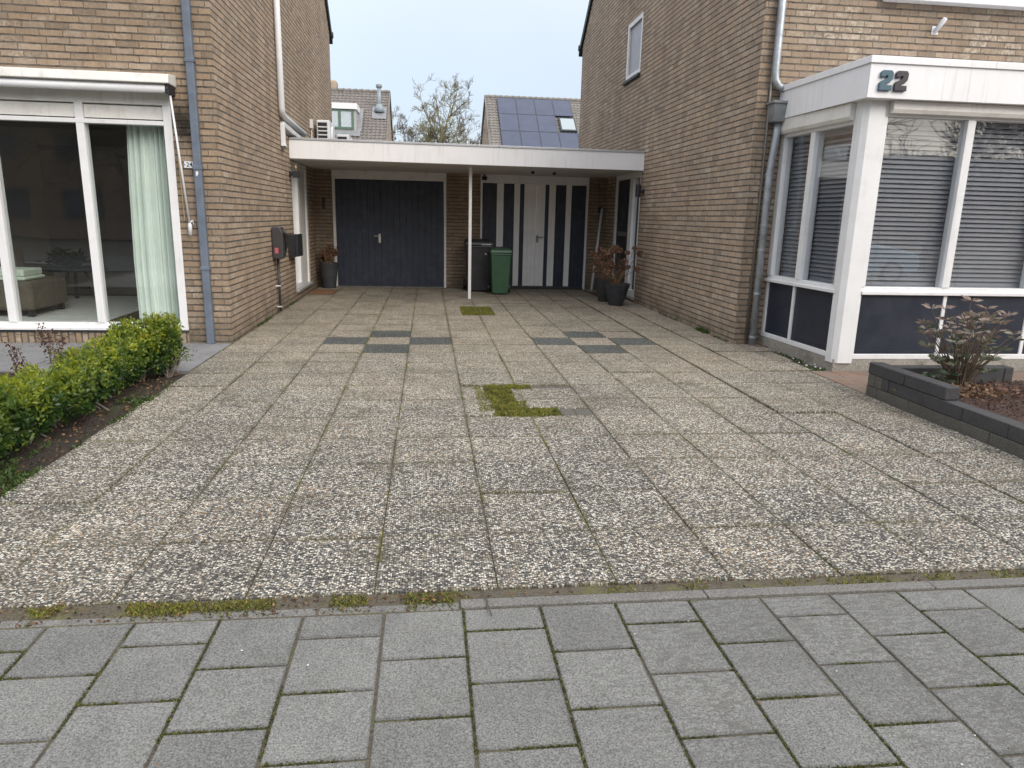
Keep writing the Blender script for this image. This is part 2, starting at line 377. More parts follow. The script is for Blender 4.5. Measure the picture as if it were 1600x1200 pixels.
M['panel'] = pm('dark blue panel', (.022, .027, .042), .38, .15, 2, .001, 60, dirt=((.06, .065, .075), 5, .25))
M['alu'] = pm('aluminium trim', (.50, .51, .53), .42, .08, 8, metal=.6)
M['zinc'] = pm('zinc pipe', (.40, .43, .46), .48, .22, 9, .002, 40, metal=.55, dirt=((.2, .21, .21), 7, .5))
M['bluepipe'] = pm('blue grey pipe paint', (.125, .155, .20), .55, .2, 7, .002, 30, dirt=((.17, .16, .16), 9, .5))
M['pvc'] = pm('white pvc', (.72, .74, .77), .45, .04, 5, dirt=((.5, .5, .5), 7, .2))
M['plinth'] = concrete_mat('plinth concrete', (.33, .31, .275), .7)
M['glass'] = glass_mat('window glass', (.97, .99, .98)); M['glass_r'] = glass_mat('bay glass', (.95, .97, .98))
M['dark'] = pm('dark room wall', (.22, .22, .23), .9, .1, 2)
M['roomfloor'] = pm('room floor', (.12, .09, .065), .5, .2, 6)
M['ctile'] = pm('concrete roof tile', (.175, .158, .148), .8, .3, 8, .004, 60, dirt=((.10, .095, .07), 3, .6))
M['ctile2'] = pm('grey roof tile', (.20, .185, .172), .8, .3, 8, .004, 60, dirt=((.11, .105, .08), 3, .5))
M['verge'] = pm('dark verge board', (.035, .045, .048), .6, .2, 5)
M['agg'] = aggregate_mat('exposed aggregate'); M['agg_green'] = aggregate_mat('green aggregate', True)
M['joint'] = joint_mat('mossy joint')
M['soil'] = soil_mat('garden soil', green=.35); M['soil2'] = soil_mat('planter mulch', ((.03, .018, .014), (.11, .065, .05)), 55)
M['side'] = concrete_mat('pavement concrete', (.185, .186, .177), .12, vary=(-.171, .3005, 2.47), marks=True)
M['slabgrey'] = concrete_mat('grey path slab', (.235, .235, .24), .6)
M['kerb'] = concrete_mat('kerb concrete', (.175, .17, .16), .4)
M['block'] = concrete_mat('dark block', (.066, .065, .068), .6)
M['block2'] = concrete_mat('weathered block', (.115, .11, .095), .5)
M['asphalt'] = concrete_mat('asphalt', (.07, .07, .07), .2)
M['bark'] = pm('bark', (.075, .066, .052), .9, .35, 20); M['barkgreen'] = pm('mossy bark', (.10, .098, .045), .9, .4, 3)
M['twig'] = pm('twig', (.13, .095, .065), .9, .3, 20); M['greytwig'] = pm('grey twig', (.19, .165, .14), .9, .3, 20)

LX, RX, LY, RY, BY = -2.25, 3.74, 8.39, 8.235, 15.0
G0 = .0

# ------------------------------------------------------------------ ground
mb = MB(); mb.poly([(-300, -300, -.09), (300, -300, -.09), (300, 300, -.09), (-300, 300, -.09)])
struct(mb, 'ground', M['soil'])
mb = MB(); mb.box(-60, 60, -8.0, -1.9, -.2, -.06); struct(mb, 'road', M['asphalt'])
mb = MB(); mb.box(-2.22, 3.9, 2.55, 14.999, -.2, -.009); struct(mb, 'paving_bed', M['joint'])

# driveway slabs: one slab per cell, each with its own small tilt and joint
mb = MB(); random.seed(3)
X0, PX, Y0, PY = -2.22, .5, 2.61, .5115
xs = [X0+PX*i for i in range(12)]
GREEN = {(3, 12), (2, 11), (4, 11), (3, 10), (8, 12), (7, 11), (9, 11), (8, 10)}
SKIP = {(5, 5), (6, 5), (5, 6), (6, 6), (5, 16), (5, 17), (6, 16), (6, 17)}
def slab(x0, x1, y0, y1, mi=0, top=0.0, g=None, tilt=.0025):
    ga, gb, gc, gd = [random.uniform(.0008, .0034) for _ in range(4)]
    if random.random() < .25: ga += .004
    a, b, d = random.gauss(0, tilt), random.gauss(0, tilt), random.gauss(0, .0016)
    x0 += ga; x1 -= gb; y0 += gc*.85; y1 -= gd*.85; c = .004
    zz = lambda x, y: top+d+a*((x-x0)/.5-.5)+b*((y-y0)/.5-.5)
    P = [(x0, y0), (x1, y0), (x1, y1), (x0, y1)]; Q = [(x0+c, y0+c), (x1-c, y0+c), (x1-c, y1-c), (x0+c, y1-c)]
    lo = [(x, y, -.05) for x, y in P]; md = [(x, y, zz(x, y)-c*.8) for x, y in P]; hi = [(x, y, zz(x, y)) for x, y in Q]
    mb.poly(hi, mi)
    for i in range(4):
        j = (i+1) % 4; mb.poly([lo[i], lo[j], md[j], md[i]], mi); mb.poly([md[i], md[j], hi[j], hi[i]], mi)
for j in range(25):
    y0 = Y0+PY*j; y1 = y0+PY
    if y1 > 14.99: y1 = 14.985
    if y1-y0 < .1: continue
    for i in range(11):
        if (i, j) in SKIP: continue
        x0, x1 = xs[i], xs[i+1]
        if i == 0 and y1 > LY: x0 = max(x0, LX+.01)
        top = .012 if i == 10 and 4 < j < 21 else 0
        slab(x0, x1, y0, y1, 1 if (i, j) in GREEN else 0, top)
    # last cut column to the wall or the planter
    if y0 > 7.6: slab(xs[11]+.012, RX-.012 if y0 > RY-.2 else 4.05, y0, y1, 0, .018, tilt=.004)
    elif y1 < 6.75: slab(xs[11]+.004, 3.885, y0, y1, 0, .004)
    else: slab(xs[11]+.01, 3.9 + max(0, (y0-6.5)*.12), y0, y1, 0, .014, tilt=.004)
# the two odd spots: moss in a C round a slab with small setts; moss round a drain
slab(.28, .52, 5.19, 5.66); slab(.28, .48, 5.70, 6.13, 0, -.004)
slab(.71, 1.279, 5.385, 6.045)
for (a, b, c, d) in ((.90, 1.02, 6.055, 6.155), (1.03, 1.14, 6.055, 6.155), (1.15, 1.279, 6.055, 6.155), (1.02, 1.14, 5.185, 5.375), (1.15, 1.279, 5.185, 5.375)):
    slab(a, b, c, d, 2, -.006)
for (a, b, c, d) in ((.28, .52, 10.80, 11.82), (1.03, 1.28, 10.80, 11.82)): slab(a, b, c, d)
struct(mb, 'driveway', [M['agg'], M['agg_green'], M['block2']], fixn=False)

# pavement tiles and the thin kerb band
mb = MB(); random.seed(5)
def ptile(x0, x1, y0, y1):
    g = .0045; a, b, d = random.gauss(0, .0008), random.gauss(0, .0008), random.gauss(0, .0008); c = .003
    x0 += g+random.uniform(0, .0015); x1 -= g; y0 += g; y1 -= g+random.uniform(0, .0015)
    zz = lambda x, y: -.004+d+a*((x-x0)/.3-.5)+b*((y-y0)/.3-.5)
    P = [(x0, y0), (x1, y0), (x1, y1), (x0, y1)]; Q = [(x0+c, y0+c), (x1-c, y0+c), (x1-c, y1-c), (x0+c, y1-c)]
    lo = [(x, y, -.05) for x, y in P]; md = [(x, y, zz(x, y)-c*.8) for x, y in P]; hi = [(x, y, zz(x, y)) for x, y in Q]
    mb.poly(hi)
    for i in range(4):
        j = (i+1) % 4; mb.poly([lo[i], lo[j], md[j], md[i]]); mb.poly([md[i], md[j], hi[j], hi[i]])
for i in range(-22, 23):
    x0 = -.171+.3005*i; y = 2.468-.004*random.random()
    first = True
    while y > -1.8:
        h = .15 if (first and i % 2 != 0) else .3005
        ptile(x0, x0+.3005, y-h, y); y -= h; first = False
struct(mb, 'pavement', M['side'], fixn=False)
mb = MB(); mb.box(-7, 7.5, -1.9, 2.56, -.2, -.0095); struct(mb, 'pavement_bed', M['joint'])
mb = MB()
for (a, b) in ((-2.9, -1.99), (-1.985, -1.46), (-.915, -.43), (-.05, .115)): mb.box(a, b, 2.475, 2.525, -.1, -.0075)
x = .12
while x < 7: mb.box(x+.002, x+.998, 2.474, 2.532, -.1, .001+random.uniform(-.001, .001)); x += 1.0
mb.box(-.42, -.06, 2.476, 2.524, -.1, -.008); mb.box(-1.45, -.92, 2.474, 2.52, -.1, -.009)
struct(mb, 'kerb', M['kerb'], bevel=.004)

# left garden bed, path before the window, right brick paving
def rough_sheet(name, x0, x1, y0, y1, z, amp, mat, n=60, seed=1):
    rg = np.random.default_rng(seed); nx = max(4, int((x1-x0)/(.08))); ny = max(4, int((y1-y0)/.08))
    nx, ny = min(nx, n), min(ny, n); H = rg.normal(size=(nx+1, ny+1))*amp; m = MB()
    m.v = [(x0+(x1-x0)*i/nx, y0+(y1-y0)*j/ny, z+H[i, j]) for i in range(nx+1) for j in range(ny+1)]
    for i in range(nx):
        for j in range(ny):
            a = i*(ny+1)+j; m.f.append((a, a+ny+1, a+ny+2, a+1)); m.m.append(0)
    return struct(m, name, mat, smooth=True, fixn=False)
rough_sheet('garden_soil', -7.5, -2.23, 2.56, 6.84, -.025, .012, M['soil'], 90)
mb = MB(); random.seed(9)
for (y0, y1) in ((6.87, 7.37), (7.38, 7.88), (7.89, 8.37)):
    x = -2.255
    while x > -8: mb.box(x-.496+(.0), x, y0, y1, -.06, -.012+random.uniform(-.003, .002)); x -= .503
struct(mb, 'garden_path', M['slabgrey'], bevel=.004)
mb = MB(); random.seed(4)
t_cl = NT('clay paver'); gx = t_cl.xyz(t_cl.pos())
pv = t_cl.white(t_cl.comb(t_cl.math('FLOOR', t_cl.math('DIVIDE', gx[0], .1)), t_cl.math('FLOOR', t_cl.math('DIVIDE', gx[1], .105)), 0.0))
t_cl.col(t_cl.mix(t_cl.rng(t_cl.noise(25, 5, .7), .3, .7), t_cl.ramp(pv, [(0, (.19, .095, .07)), (.35, (.235, .15, .115)), (.7, (.21, .175, .145)), (1, (.15, .135, .12))]), (.20, .14, .10))); t_cl.rough(.85); t_cl.bump(t_cl.noise(60, 4), .004, .6)
mb = MB()
yy = 3.0; r = 0
while yy < 6.71:
    if r % 2 == 0: mb.box(3.905, 4.005, yy, yy+.205, -.06, .006)
    x = 4.01
    if r % 2: mb.box(4.01, 4.107, yy, yy+.099, -.06, .004); x = 4.112
    while x < 9.2:
        mb.box(x, x+.198, yy, yy+.099, -.06, .004+random.uniform(-.002, .002)); x += .203
    yy += .1035; r += 1
struct(mb, 'brick_paving', t_cl.m, bevel=.004)
mb = MB(); mb.box(3.9, 9.5, 2.56, 8.23, -.2, -.02); struct(mb, 'paving_sand', M['joint'])

# ------------------------------------------------------------------ walls with openings
def wall(mb, axis, plane, a0, a1, z0, z1, holes, depth, mi, inward):
    """front faces of a wall in plane axis=plane with rectangular holes and their reveals"""
    us = sorted({a0, a1, *[h[0] for h in holes], *[h[1] for h in holes]}); zs = sorted({z0, z1, *[h[2] for h in holes], *[h[3] for h in holes]})
    P = (lambda u, z, d=0: (u, plane+d*inward, z)) if axis == 'y' else (lambda u, z, d=0: (plane+d*inward, u, z))
    for i in range(len(us)-1):
        for j in range(len(zs)-1):
            cu, cz = (us[i]+us[i+1])/2, (zs[j]+zs[j+1])/2
            if any(h[0] < cu < h[1] and h[2] < cz < h[3] for h in holes): continue
            mb.poly([P(us[i], zs[j]), P(us[i+1], zs[j]), P(us[i+1], zs[j+1]), P(us[i], zs[j+1])], mi)
    for h in holes:
        for (a, b) in (((h[0], h[2]), (h[1], h[2])), ((h[1], h[2]), (h[1], h[3])), ((h[1], h[3]), (h[0], h[3])), ((h[0], h[3]), (h[0], h[2]))):
            mb.poly([P(*a), P(*b), P(*b, depth), P(*a, depth)], mi)
EZ, RZ, HD = 5.5, 9.75, 18.2
def house_shell(h, side_x, front_y, far_x, front_holes, side_holes, mf, ms, inward_side, extra):
    m = MB()
    wall(m, 'y', front_y, min(side_x, far_x), max(side_x, far_x), -.1, EZ+.1, front_holes, .12, 0, 1)
    wall(m, 'x', side_x, front_y, HD, -.1, EZ, side_holes, .12, 1, inward_side)
    m.poly([(side_x, front_y, EZ), (side_x, HD, EZ), (side_x, (front_y+HD)/2, RZ)], 1)
    m.poly([(side_x, HD, -.1), (far_x, HD, -.1), (far_x, HD, EZ), (side_x, HD, EZ)], 0)
    m.poly([(far_x, front_y, -.1), (far_x, HD, -.1), (far_x, HD, EZ), (far_x, (front_y+HD)/2, RZ), (far_x, front_y, EZ)], 1)
    o = m.build('wall', [mf, ms], h, fixn=False)
    sgn = 1 if side_x > far_x else -1
    m = MB(); ym = (front_y+HD)/2; ex = side_x+.05*sgn; k = (RZ-EZ)/(HD-ym)
    for (ya, za, yb, zb) in ((front_y-.45, EZ-.45*k, ym, RZ), (HD+.22, EZ-.22*k, ym, RZ)):
        x0, x1 = sorted((ex, far_x))
        m.hexa([(x0, ya, za+.03), (x1, ya, za+.03), (x1, yb, zb+.03), (x0, yb, zb+.03), (x0, ya, za+.2), (x1, ya, za+.2), (x1, yb, zb+.2), (x0, yb, zb+.2)])
    rf = m.build('roof', M['verge'], h)
    m = MB()      # gutter end at the rear eave
    m.tube([(ex+.02*sgn, HD+.16, EZ+.02), (far_x, HD+.16, EZ+.02)], .07, 10); m.build('gutter', M['verge'], rf)
    return o

# =================================================================== LEFT HOUSE
lh = thing('brick_house', 'yellow brown brick house on the left with wide picture window and blue grey drainpipe', 'house', (-5, 12, 0))
WIN = (-7.2, -2.72, .13, 2.70); DOORL = (12.58, 14.17, .13, 2.32)
house_shell(lh, LX, LY, -9.5, [WIN], [DOORL], M['brick_fl'], M['brick_sl'], -1, None)
m = MB(); m.box(-7.2, -2.72, LY-.004, LY+.1, -.05, .105); m.build('soldier_course', M['soldier'], lh)
# picture window
pw = MB(); y0, y1 = LY-.005, LY+.11
pw.box(-2.805, -2.72, y0, y1, .13, 2.55)
for (a, b) in ((-3.69, -3.61), (-4.62, -4.535), (-5.56, -5.48), (-6.5, -6.42)): pw.box(a, b, y0, y1, .215, 2.55)
pw.box(-7.2, -2.805, y0-.003, y1, 2.345, 2.385); pw.box(-7.2, -2.805, y0+.012, y1, .15, .215)
pw.box(-7.2, -2.805, y0+.02, y1, 2.385, 2.392)
F = pw.build('picture_window', M['white'], lh, bevel=.004)
m = MB(); m.box(-7.2, -2.80, LY-.045, LY+.06, .135, .165); m.box(-7.2, -2.72, LY-.02, LY+.05, .108, .134, 1); m.build('sill', [M['white'], M['verge']], F, bevel=.003)
m = MB()
for (a, b) in ((-3.605, -2.81), (-4.53, -3.695), (-5.475, -4.625), (-6.415, -5.565)):
    m.box(a, b, y0+.03, y0+.06, 2.405, 2.535)
m.build('vent_panel', M['cream'], F)
m = MB()
for (a, b) in ((-3.605, -2.81), (-4.53, -3.695), (-5.475, -4.625), (-6.415, -5.565), (-7.2, -6.505)):
    m.box(a, b, y0+.05, y0+.056, .22, 2.34)
m.build('pane', M['glass'], F)
m = MB(); m.box(-7.2, -2.72, LY-.008, LY+.10, 2.55, 2.70); m.build('lintel_board', M['cream'], F)
# blue grey drainpipe
dp = MB(); dp.box(-2.515, -2.43, LY-.075, LY-.004, -.02, 6); D_ = dp.build('drainpipe', M['bluepipe'], lh, bevel=.014, seg=3)
for z in (3.0, 1.92, .84): m = MB(); m.box(-2.523, -2.422, LY-.081, LY-.002, z-.02, z+.02); m.build('bracket', M['bluepipe'], D_, bevel=.006)
m = MB(); m.prism([(-2.49, 1.835), (-2.478, 1.83), (-2.462, 1.86), (-2.47, 1.885), (-2.492, 1.875)], 'y', LY-.0765, LY-.0755); m.build('paint_chip', M['pvc'], D_)
# white round rain pipe on the side wall
m = MB(); m.tube([(LX+.06, 11.72, 6), (LX+.06, 11.72, 3.0), (LX+.06, 11.76, 2.93), (LX+.06, 11.9, 2.9), (LX+.06, 13.7, 2.84)], .045, 12)
m.build('white_rain_pipe', M['pvc'], lh, smooth=True)
# side entrance
m = MB(); x1 = LX-.015
def dframe(m, x0, x1, y0, y1, z0, z1, w, posts):
    m.box(x0, x1, y0, y0+w, z0, z1); m.box(x0, x1, y1-w, y1, z0, z1); m.box(x0, x1, y0+w, y1-w, z1-w, z1)
    for a, b in posts: m.box(x0, x1, a, b, z0, z1-w)
dframe(m, LX-.11, LX-.012, 12.585, 14.165, .17, 2.315, .09, [(13.2, 13.36)])
m.box(LX-.11, LX-.012, 12.675, 13.2, .17, .25); E_ = m.build('side_entrance', M['white'], lh, bevel=.004)
m = MB(); m.box(LX-.075, LX-.068, 12.675, 13.2, .25, 2.225); m.build('pane', M['glass_r'], E_)
m = MB(); m.box(LX-.08, LX-.04, 13.36, 14.07, .17, 2.225); m.build('front_door', M['greyframe'], E_, bevel=.004)
m = MB(); m.box(LX-.11, LX+.05, 12.56, 14.19, .13, .168); m.build('doorstep', M['alu'], E_, bevel=.004)
# dark interior of the sitting room
m = MB()
def room(m, x0, x1, y0, y1, z0, z1):
    m.poly([(x0, y0, z0), (x1, y0, z0), (x1, y1, z0), (x0, y1, z0)], 1)
    m.poly([(x0, y0, z1), (x1, y0, z1), (x1, y1, z1), (x0, y1, z1)], 2)
    m.poly([(x0, y1, z0), (x1, y1, z0), (x1, y1, z1), (x0, y1, z1)]); m.poly([(x0, y0, z0), (x0, y1, z0), (x0, y1, z1), (x0, y0, z1)])
    m.poly([(x1, y0, z0), (x1, y1, z0), (x1, y1, z1), (x1, y0, z1)])
room(m, -7.6, -2.45, LY+.112, 13.3, .1, 2.75)
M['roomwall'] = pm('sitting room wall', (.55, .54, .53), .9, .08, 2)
m.build('sitting_room', [M['roomwall'], M['roomfloor'], M['soffit']], lh, fixn=False)

# awning
aw = thing('awning', 'cream sun awning rolled up in its box above the picture window', 'awning', (-5, LY, 2.7))
m = MB(); m.prism([(LY-.26, 2.735), (LY-.24, 2.825), (LY-.002, 2.85), (LY-.002, 2.73)], 'x', -7.2, -2.64); m.build('cover_box', M['cream'], aw, bevel=.008)
m = MB(); m.tube([(-7.2, LY-.19, 2.685), (-2.69, LY-.19, 2.685)], .04, 14); m.build('front_bar', M['pvc'], aw, smooth=True)
m = MB(); m.box(-2.695, -2.655, LY-.22, LY-.01, 2.64, 2.725); m.tube([(-2.69, LY-.19, 2.685), (-2.665, LY-.19, 2.685)], .036, 12); m.build('end_bracket', M['black'], aw, bevel=.006)
m = MB(); m.tube([(-2.668, LY-.14, 2.63), (-2.60, LY-.06, 1.33)], .011, 8); cr_ = m.build('crank_rod', M['pvc'], aw, smooth=True)
m = MB(); m.tube([(-2.60, LY-.06, 1.33), (-2.598, LY-.06, 1.31), (-2.60, LY-.06, 1.2)], [.014, .022, .017], 10); m.tube([(-2.60, LY-.06, 1.33), (-2.578, LY-.03, 1.36), (-2.575, LY-.01, 1.3)], .01, 6); m.build('crank_grip', M['pvc'], cr_, smooth=True)
m = MB(); m.tube([(-2.69, LY-.03, 2.62), (-2.672, LY-.02, 1.9), (-2.663, LY-.014, 1.36)], .006, 6)
M['cord'] = pm('tan cord', (.42, .31, .16), .8, .1); m.build('pull_cord', M['cord'], aw)
# number sign 24
ns = thing('number_sign', 'small white house number plate reading 24 beside the blue drainpipe', 'number sign', (-2.56, LY, 1.95))
m = MB(); m.box(-2.625, -2.518, LY-.016, LY-.003, 1.915, 1.985); m.build('plate', M['pvc'], ns, bevel=.003)
def text_mesh(s, size, loc, depth, mat, name, parent, width=None):
    cu = bpy.data.curves.new('lettering', 'FONT'); cu.body = s; cu.size = size; cu.extrude = depth; cu.align_x = 'CENTER'; cu.align_y = 'CENTER'; cu.offset = size*.003
    ob = bpy.data.objects.new('lettering', cu); sc.collection.objects.link(ob)
    dg = bpy.context.evaluated_depsgraph_get(); me = bpy.data.meshes.new_from_object(ob.evaluated_get(dg)); bpy.data.objects.remove(ob)
    mt = Matrix.Translation(Vector(loc)-ORG[parent]) @ Matrix.Rotation(R(90), 4, 'X'); me.transform(mt); me.materials.clear(); me.materials.append(mat)
    o = bpy.data.objects.new(name, me); sc.collection.objects.link(o); o.parent = parent; ORG[o] = ORG[parent]; return o
text_mesh('24', .066, (-2.568, LY-.017, 1.95), .001, M['black'], 'digits', ns)
m = MB(); m.box(-2.622, -2.612, LY-.0168, LY-.0158, 1.945, 1.955); m.build('dot', M['black'], ns)

# curtain and furniture seen through the picture window
M['curtain'] = pm('mint curtain', (.80, .865, .825), .85, .05, 3)
m = MB(); N_ = 160; pts = []
for i in range(N_+1):
    t = i/N_; x = -3.33+t*(.55); y = LY+.23+(.02+.02*math.sin(t*7)**2)*math.sin(t*52+2.2*math.sin(t*9))+.011*math.sin(t*127+2*math.sin(t*21))
    pts.append((x, y))
for k, z in enumerate((.13, .9, 1.7, 2.4)):
    for i, (x, y) in enumerate(pts): m.v.append((x+(.05*(z/2.4))*(1-i/N_)-.02*math.sin(z*1.5)*(1-i/N_), y, z))
for k in range(3):
    for i in range(N_): a = k*(N_+1)+i; m.f.append((a, a+1, a+N_+2, a+N_+1)); m.m.append(0)
tag(m.build('curtain', M['curtain'], None, (-3.05, LY+.23, .13), smooth=True), 'pale mint green curtain hanging at right end of the picture window', 'curtain')
M['sofa'] = pm('dark brown upholstery', (.12, .10, .075), .9, .35, 6, .01, 14)
M['rugm'] = pm('pale rug', (.66, .68, .66), .95, .12, 8, .004, 80); M['pale'] = pm('pale green blanket', (.66, .76, .66), .9, .1, 9, .006, 20)
tag((lambda m: (m.box(-6.8, -3.95, 9.25, 11.9, .105, .115), m)[1])(MB()).build('rug', M['rugm'], None, (-5.4, 10.5, .1)), 'large pale grey rug on the sitting room floor', 'rug')
so = thing('sofa', 'dark brown low sofa end seen through the window beside the left mullion', 'sofa', (-5.6, 9.9, .1))
m = MB(); m.box(-6.9, -4.88, 9.42, 10.32, .2, .56); m.build('seat_base', M['sofa'], so, bevel=.05, seg=3)
m = MB(); m.box(-6.9, -5.4, 10.1, 10.4, .5, .92); m.build('backrest', M['sofa'], so, bevel=.07, seg=3)
for lx, ly in ((-4.95, 9.5), (-4.95, 10.24), (-6.8, 9.5), (-6.8, 10.24)):
    m = MB(); m.box(lx-.03, lx+.03, ly-.03, ly+.03, .12, .2); m.build('leg', M['black'], so)
bl = MB(); bl.box(-5.9, -4.98, 9.5, 10.0, .565, .61); bl.box(-5.9, -5.0, 9.52, 9.98, .612, .70)
tag(bl.build('folded_blanket', M['pale'], None, (-5.4, 9.7, .56), bevel=.03, seg=3), 'folded pale green blanket lying on the dark sofa', 'blanket')
tb = thing('side_table', 'dark round side table standing behind the sofa', 'table', (-5.2, 11.3, .1))
m = MB(); m.lathe([(0.001, .56), (.42, .56), (.42, .60), (.001, .60)], (-5.2, 11.3, .0), 24); m.build('table_top', M['black'], tb)
for a in (0, 1, 2): m = MB(); m.tube([(-5.2+.25*math.cos(a*2.1), 11.3+.25*math.sin(a*2.1), .12), (-5.2+.12*math.cos(a*2.1), 11.3+.12*math.sin(a*2.1), .57)], .025, 8); m.build('leg', M['black'], tb)
hp = thing('house_plant', 'small dark leafy plant on the side table in the sitting room', 'plant', (-5.25, 11.25, .6))
m = MB(); m.lathe([(.001, 0), (.06, 0), (.09, .12), (.08, .12), (.001, .1)], (-5.25, 11.25, .602), 14); m.build('pot', M['black'], hp)
n = 160; Pq = np.array([-5.25, 11.25, .72])+RNG.normal(size=(n, 3))*np.array([.10, .10, .05]); Dq = RNG.normal(size=(n, 3)); Dq[:, 2] = abs(Dq[:, 2])*.4
M['dleaf'] = leaf_mat('dark leaf', [(0, (.012, .02, .012)), (1, (.03, .045, .025))]); quads('foliage', leafq(Pq, Dq, .14, .06), M['dleaf'], RNG.random(n), parent=hp)
sb = thing('sideboard', 'low brown cabinet against the back wall of the sitting room', 'cabinet', (-5.6, 12.9, .1))
m = MB(); m.box(-6.7, -5.0, 12.7, 13.2, .12, .55); m.build('carcass', M['sofa'], sb, bevel=.01); m = MB(); m.box(-6.72, -4.98, 12.68, 13.22, .55, .58); m.build('top', M['greyframe'], sb)

# things on the left side wall
M['plasticblack'] = pm('black plastic', (.022, .023, .026), .4, .2, 8); M['darkgrey'] = pm('dark grey plastic', (.05, .048, .05), .42, .15, 8)
ev = thing('charging_station', 'dark grey wall charging box with red sticker on the left brick wall', 'charger', (LX, 10.9, .8))
m = MB(); pr = [(LX+.004, .83), (LX+.03, .80), (LX+.13, .80), (LX+.16, .84), (LX+.165, 1.18), (LX+.13, 1.26), (LX+.03, 1.265), (LX+.004, 1.24)]
m.prism(pr, 'y', 10.76, 11.02); m.build('housing', M['darkgrey'], ev, bevel=.018, seg=3)
m = MB(); m.tube([(LX+.155, 10.84, 1.22), (LX+.19, 10.88, 1.15), (LX+.185, 10.92, 1.0), (LX+.15, 10.94, .9)], .022, 10); m.build('cable_hook', M['plasticblack'], ev, smooth=True)
m = MB(); m.box(LX+.045, LX+.095, 10.757, 10.7595, .885, .965)
M['redst'] = pm('red sticker', (.50, .11, .14), .5, .1); m.build('sticker', M['redst'], ev)
m = MB(); m.tube([(LX+.05, 10.93, .8), (LX+.045, 10.95, .02)], .019, 10); cn = m.build('conduit', M['darkgrey'], ev, smooth=True)
for z in (.40, .09): m = MB(); m.box(LX+.0, LX+.07, 10.92, 10.945, z-.008, z+.008); m.build('clip', M['pvc'], cn)
mbx = thing('mailbox', 'black wall mailbox next to the white side entrance', 'mailbox', (LX, 12.05, .75))
m = MB(); m.box(LX+.004, LX+.115, 12.0, 12.4, .76, 1.12); m.build('body', M['plasticblack'], mbx, bevel=.005)
m = MB(); m.box(LX+.118, LX+.165, 11.985, 12.41, .77, 1.125); m.build('lid', M['black'], mbx, bevel=.004)
m = MB(); m.box(LX+.02, LX+.10, 11.994, 11.9985, .79, .88); m.build('paper_slot', M['black'], mbx)
def wall_lamp(name, label, x, y, zb, s):
    L = thing(name, label, 'wall lamp', (x, y, zb), 'black wall lamps on the side walls')
    m = MB(); m.box(x+s*.004, x+s*.03, y-.05, y+.05, zb+.03, zb+.10); m.build('wall_plate', M['plasticblack'], L, bevel=.004)
    m = MB(); m.tube([(x+s*.02, y, zb+.06), (x+s*.10, y, zb+.06)], .018, 8); m.build('arm', M['plasticblack'], L)
    return L
L1 = wall_lamp('wall_lamp', 'black wall lamp with clear glass top on the left brick wall', LX, 12.42, 2.02, 1)
m = MB(); m.box(LX+.055, LX+.155, 12.37, 12.47, 2.025, 2.13); m.build('lamp_base', M['plasticblack'], L1, bevel=.004)
m = MB(); m.box(LX+.065, LX+.145, 12.38, 12.46, 2.132, 2.25); m.build('lamp_glass', M['glass_r'], L1)
M['brass'] = pm('warm metal', (.42, .26, .14), .4, .1, metal=.7); m = MB(); m.lathe([(.001, 0), (.018, .01), (.024, .05), (.012, .085), (.001, .09)], (LX+.105, 12.42, 2.135), 12); m.build('bulb', M['brass'], L1, smooth=True)
L2 = wall_lamp('wall_lamp', 'black cylinder wall lamp on the right brick wall under the canopy', RX, 12.4, 1.9, -1)
m = MB(); m.lathe([(.001, 0), (.046, 0), (.046, .21), (.001, .21)], (RX-.105, 12.4, 1.87), 18); m.build('lamp_shade', M['plasticblack'], L2)
jb = MB(); jb.box(LX+.004, LX+.06, 14.72, 14.82, 3.05, 3.22); jb.tube([(LX+.03, 14.77, 3.05), (LX+.03, 14.77, 2.7)], .012, 6)
tag(jb.build('junction_box', M['greyframe'], None, (LX, 14.77, 3.1), bevel=.006), 'small grey junction box high on the left brick wall', 'junction box')
tr = thing('cable_trunking', 'white cable trunking bent over the canopy corner beside the rain pipe', 'trunking', (LX, 12, 2.5))
m = MB(); m.box(LX+.004, LX+.07, 11.8, 11.88, 2.5, 2.80); m.hexa([(LX+.004, 11.79, 2.46), (LX+.085, 11.79, 2.46), (LX+.085, 11.9, 2.46), (LX+.004, 11.9, 2.46), (LX+.004, 11.8, 2.52), (LX+.07, 11.8, 2.52), (LX+.07, 11.88, 2.52), (LX+.004, 11.88, 2.52)])
m.build('drop', M['pvc'], tr, bevel=.012)
m = MB(); m.hexa([(LX+.004, 11.86, 2.74), (LX+.075, 11.86, 2.74), (LX+.075, 13.3, 2.68), (LX+.004, 13.3, 2.68), (LX+.004, 11.82, 2.825), (LX+.075, 11.82, 2.825), (LX+.075, 13.3, 2.76), (LX+.004, 13.3, 2.76)]); m.build('run', M['pvc'], tr, bevel=.012)
m = MB()
for k in range(4): m.tube([(LX+.02+.012*k, 11.84, 2.47), (LX+.02+.014*k, 11.83, 2.43-.02*(k % 2)), (LX+.012, 11.86+.02*k, 2.41)], .004, 5)
m.build('cable_end', M['plasticblack'], tr)

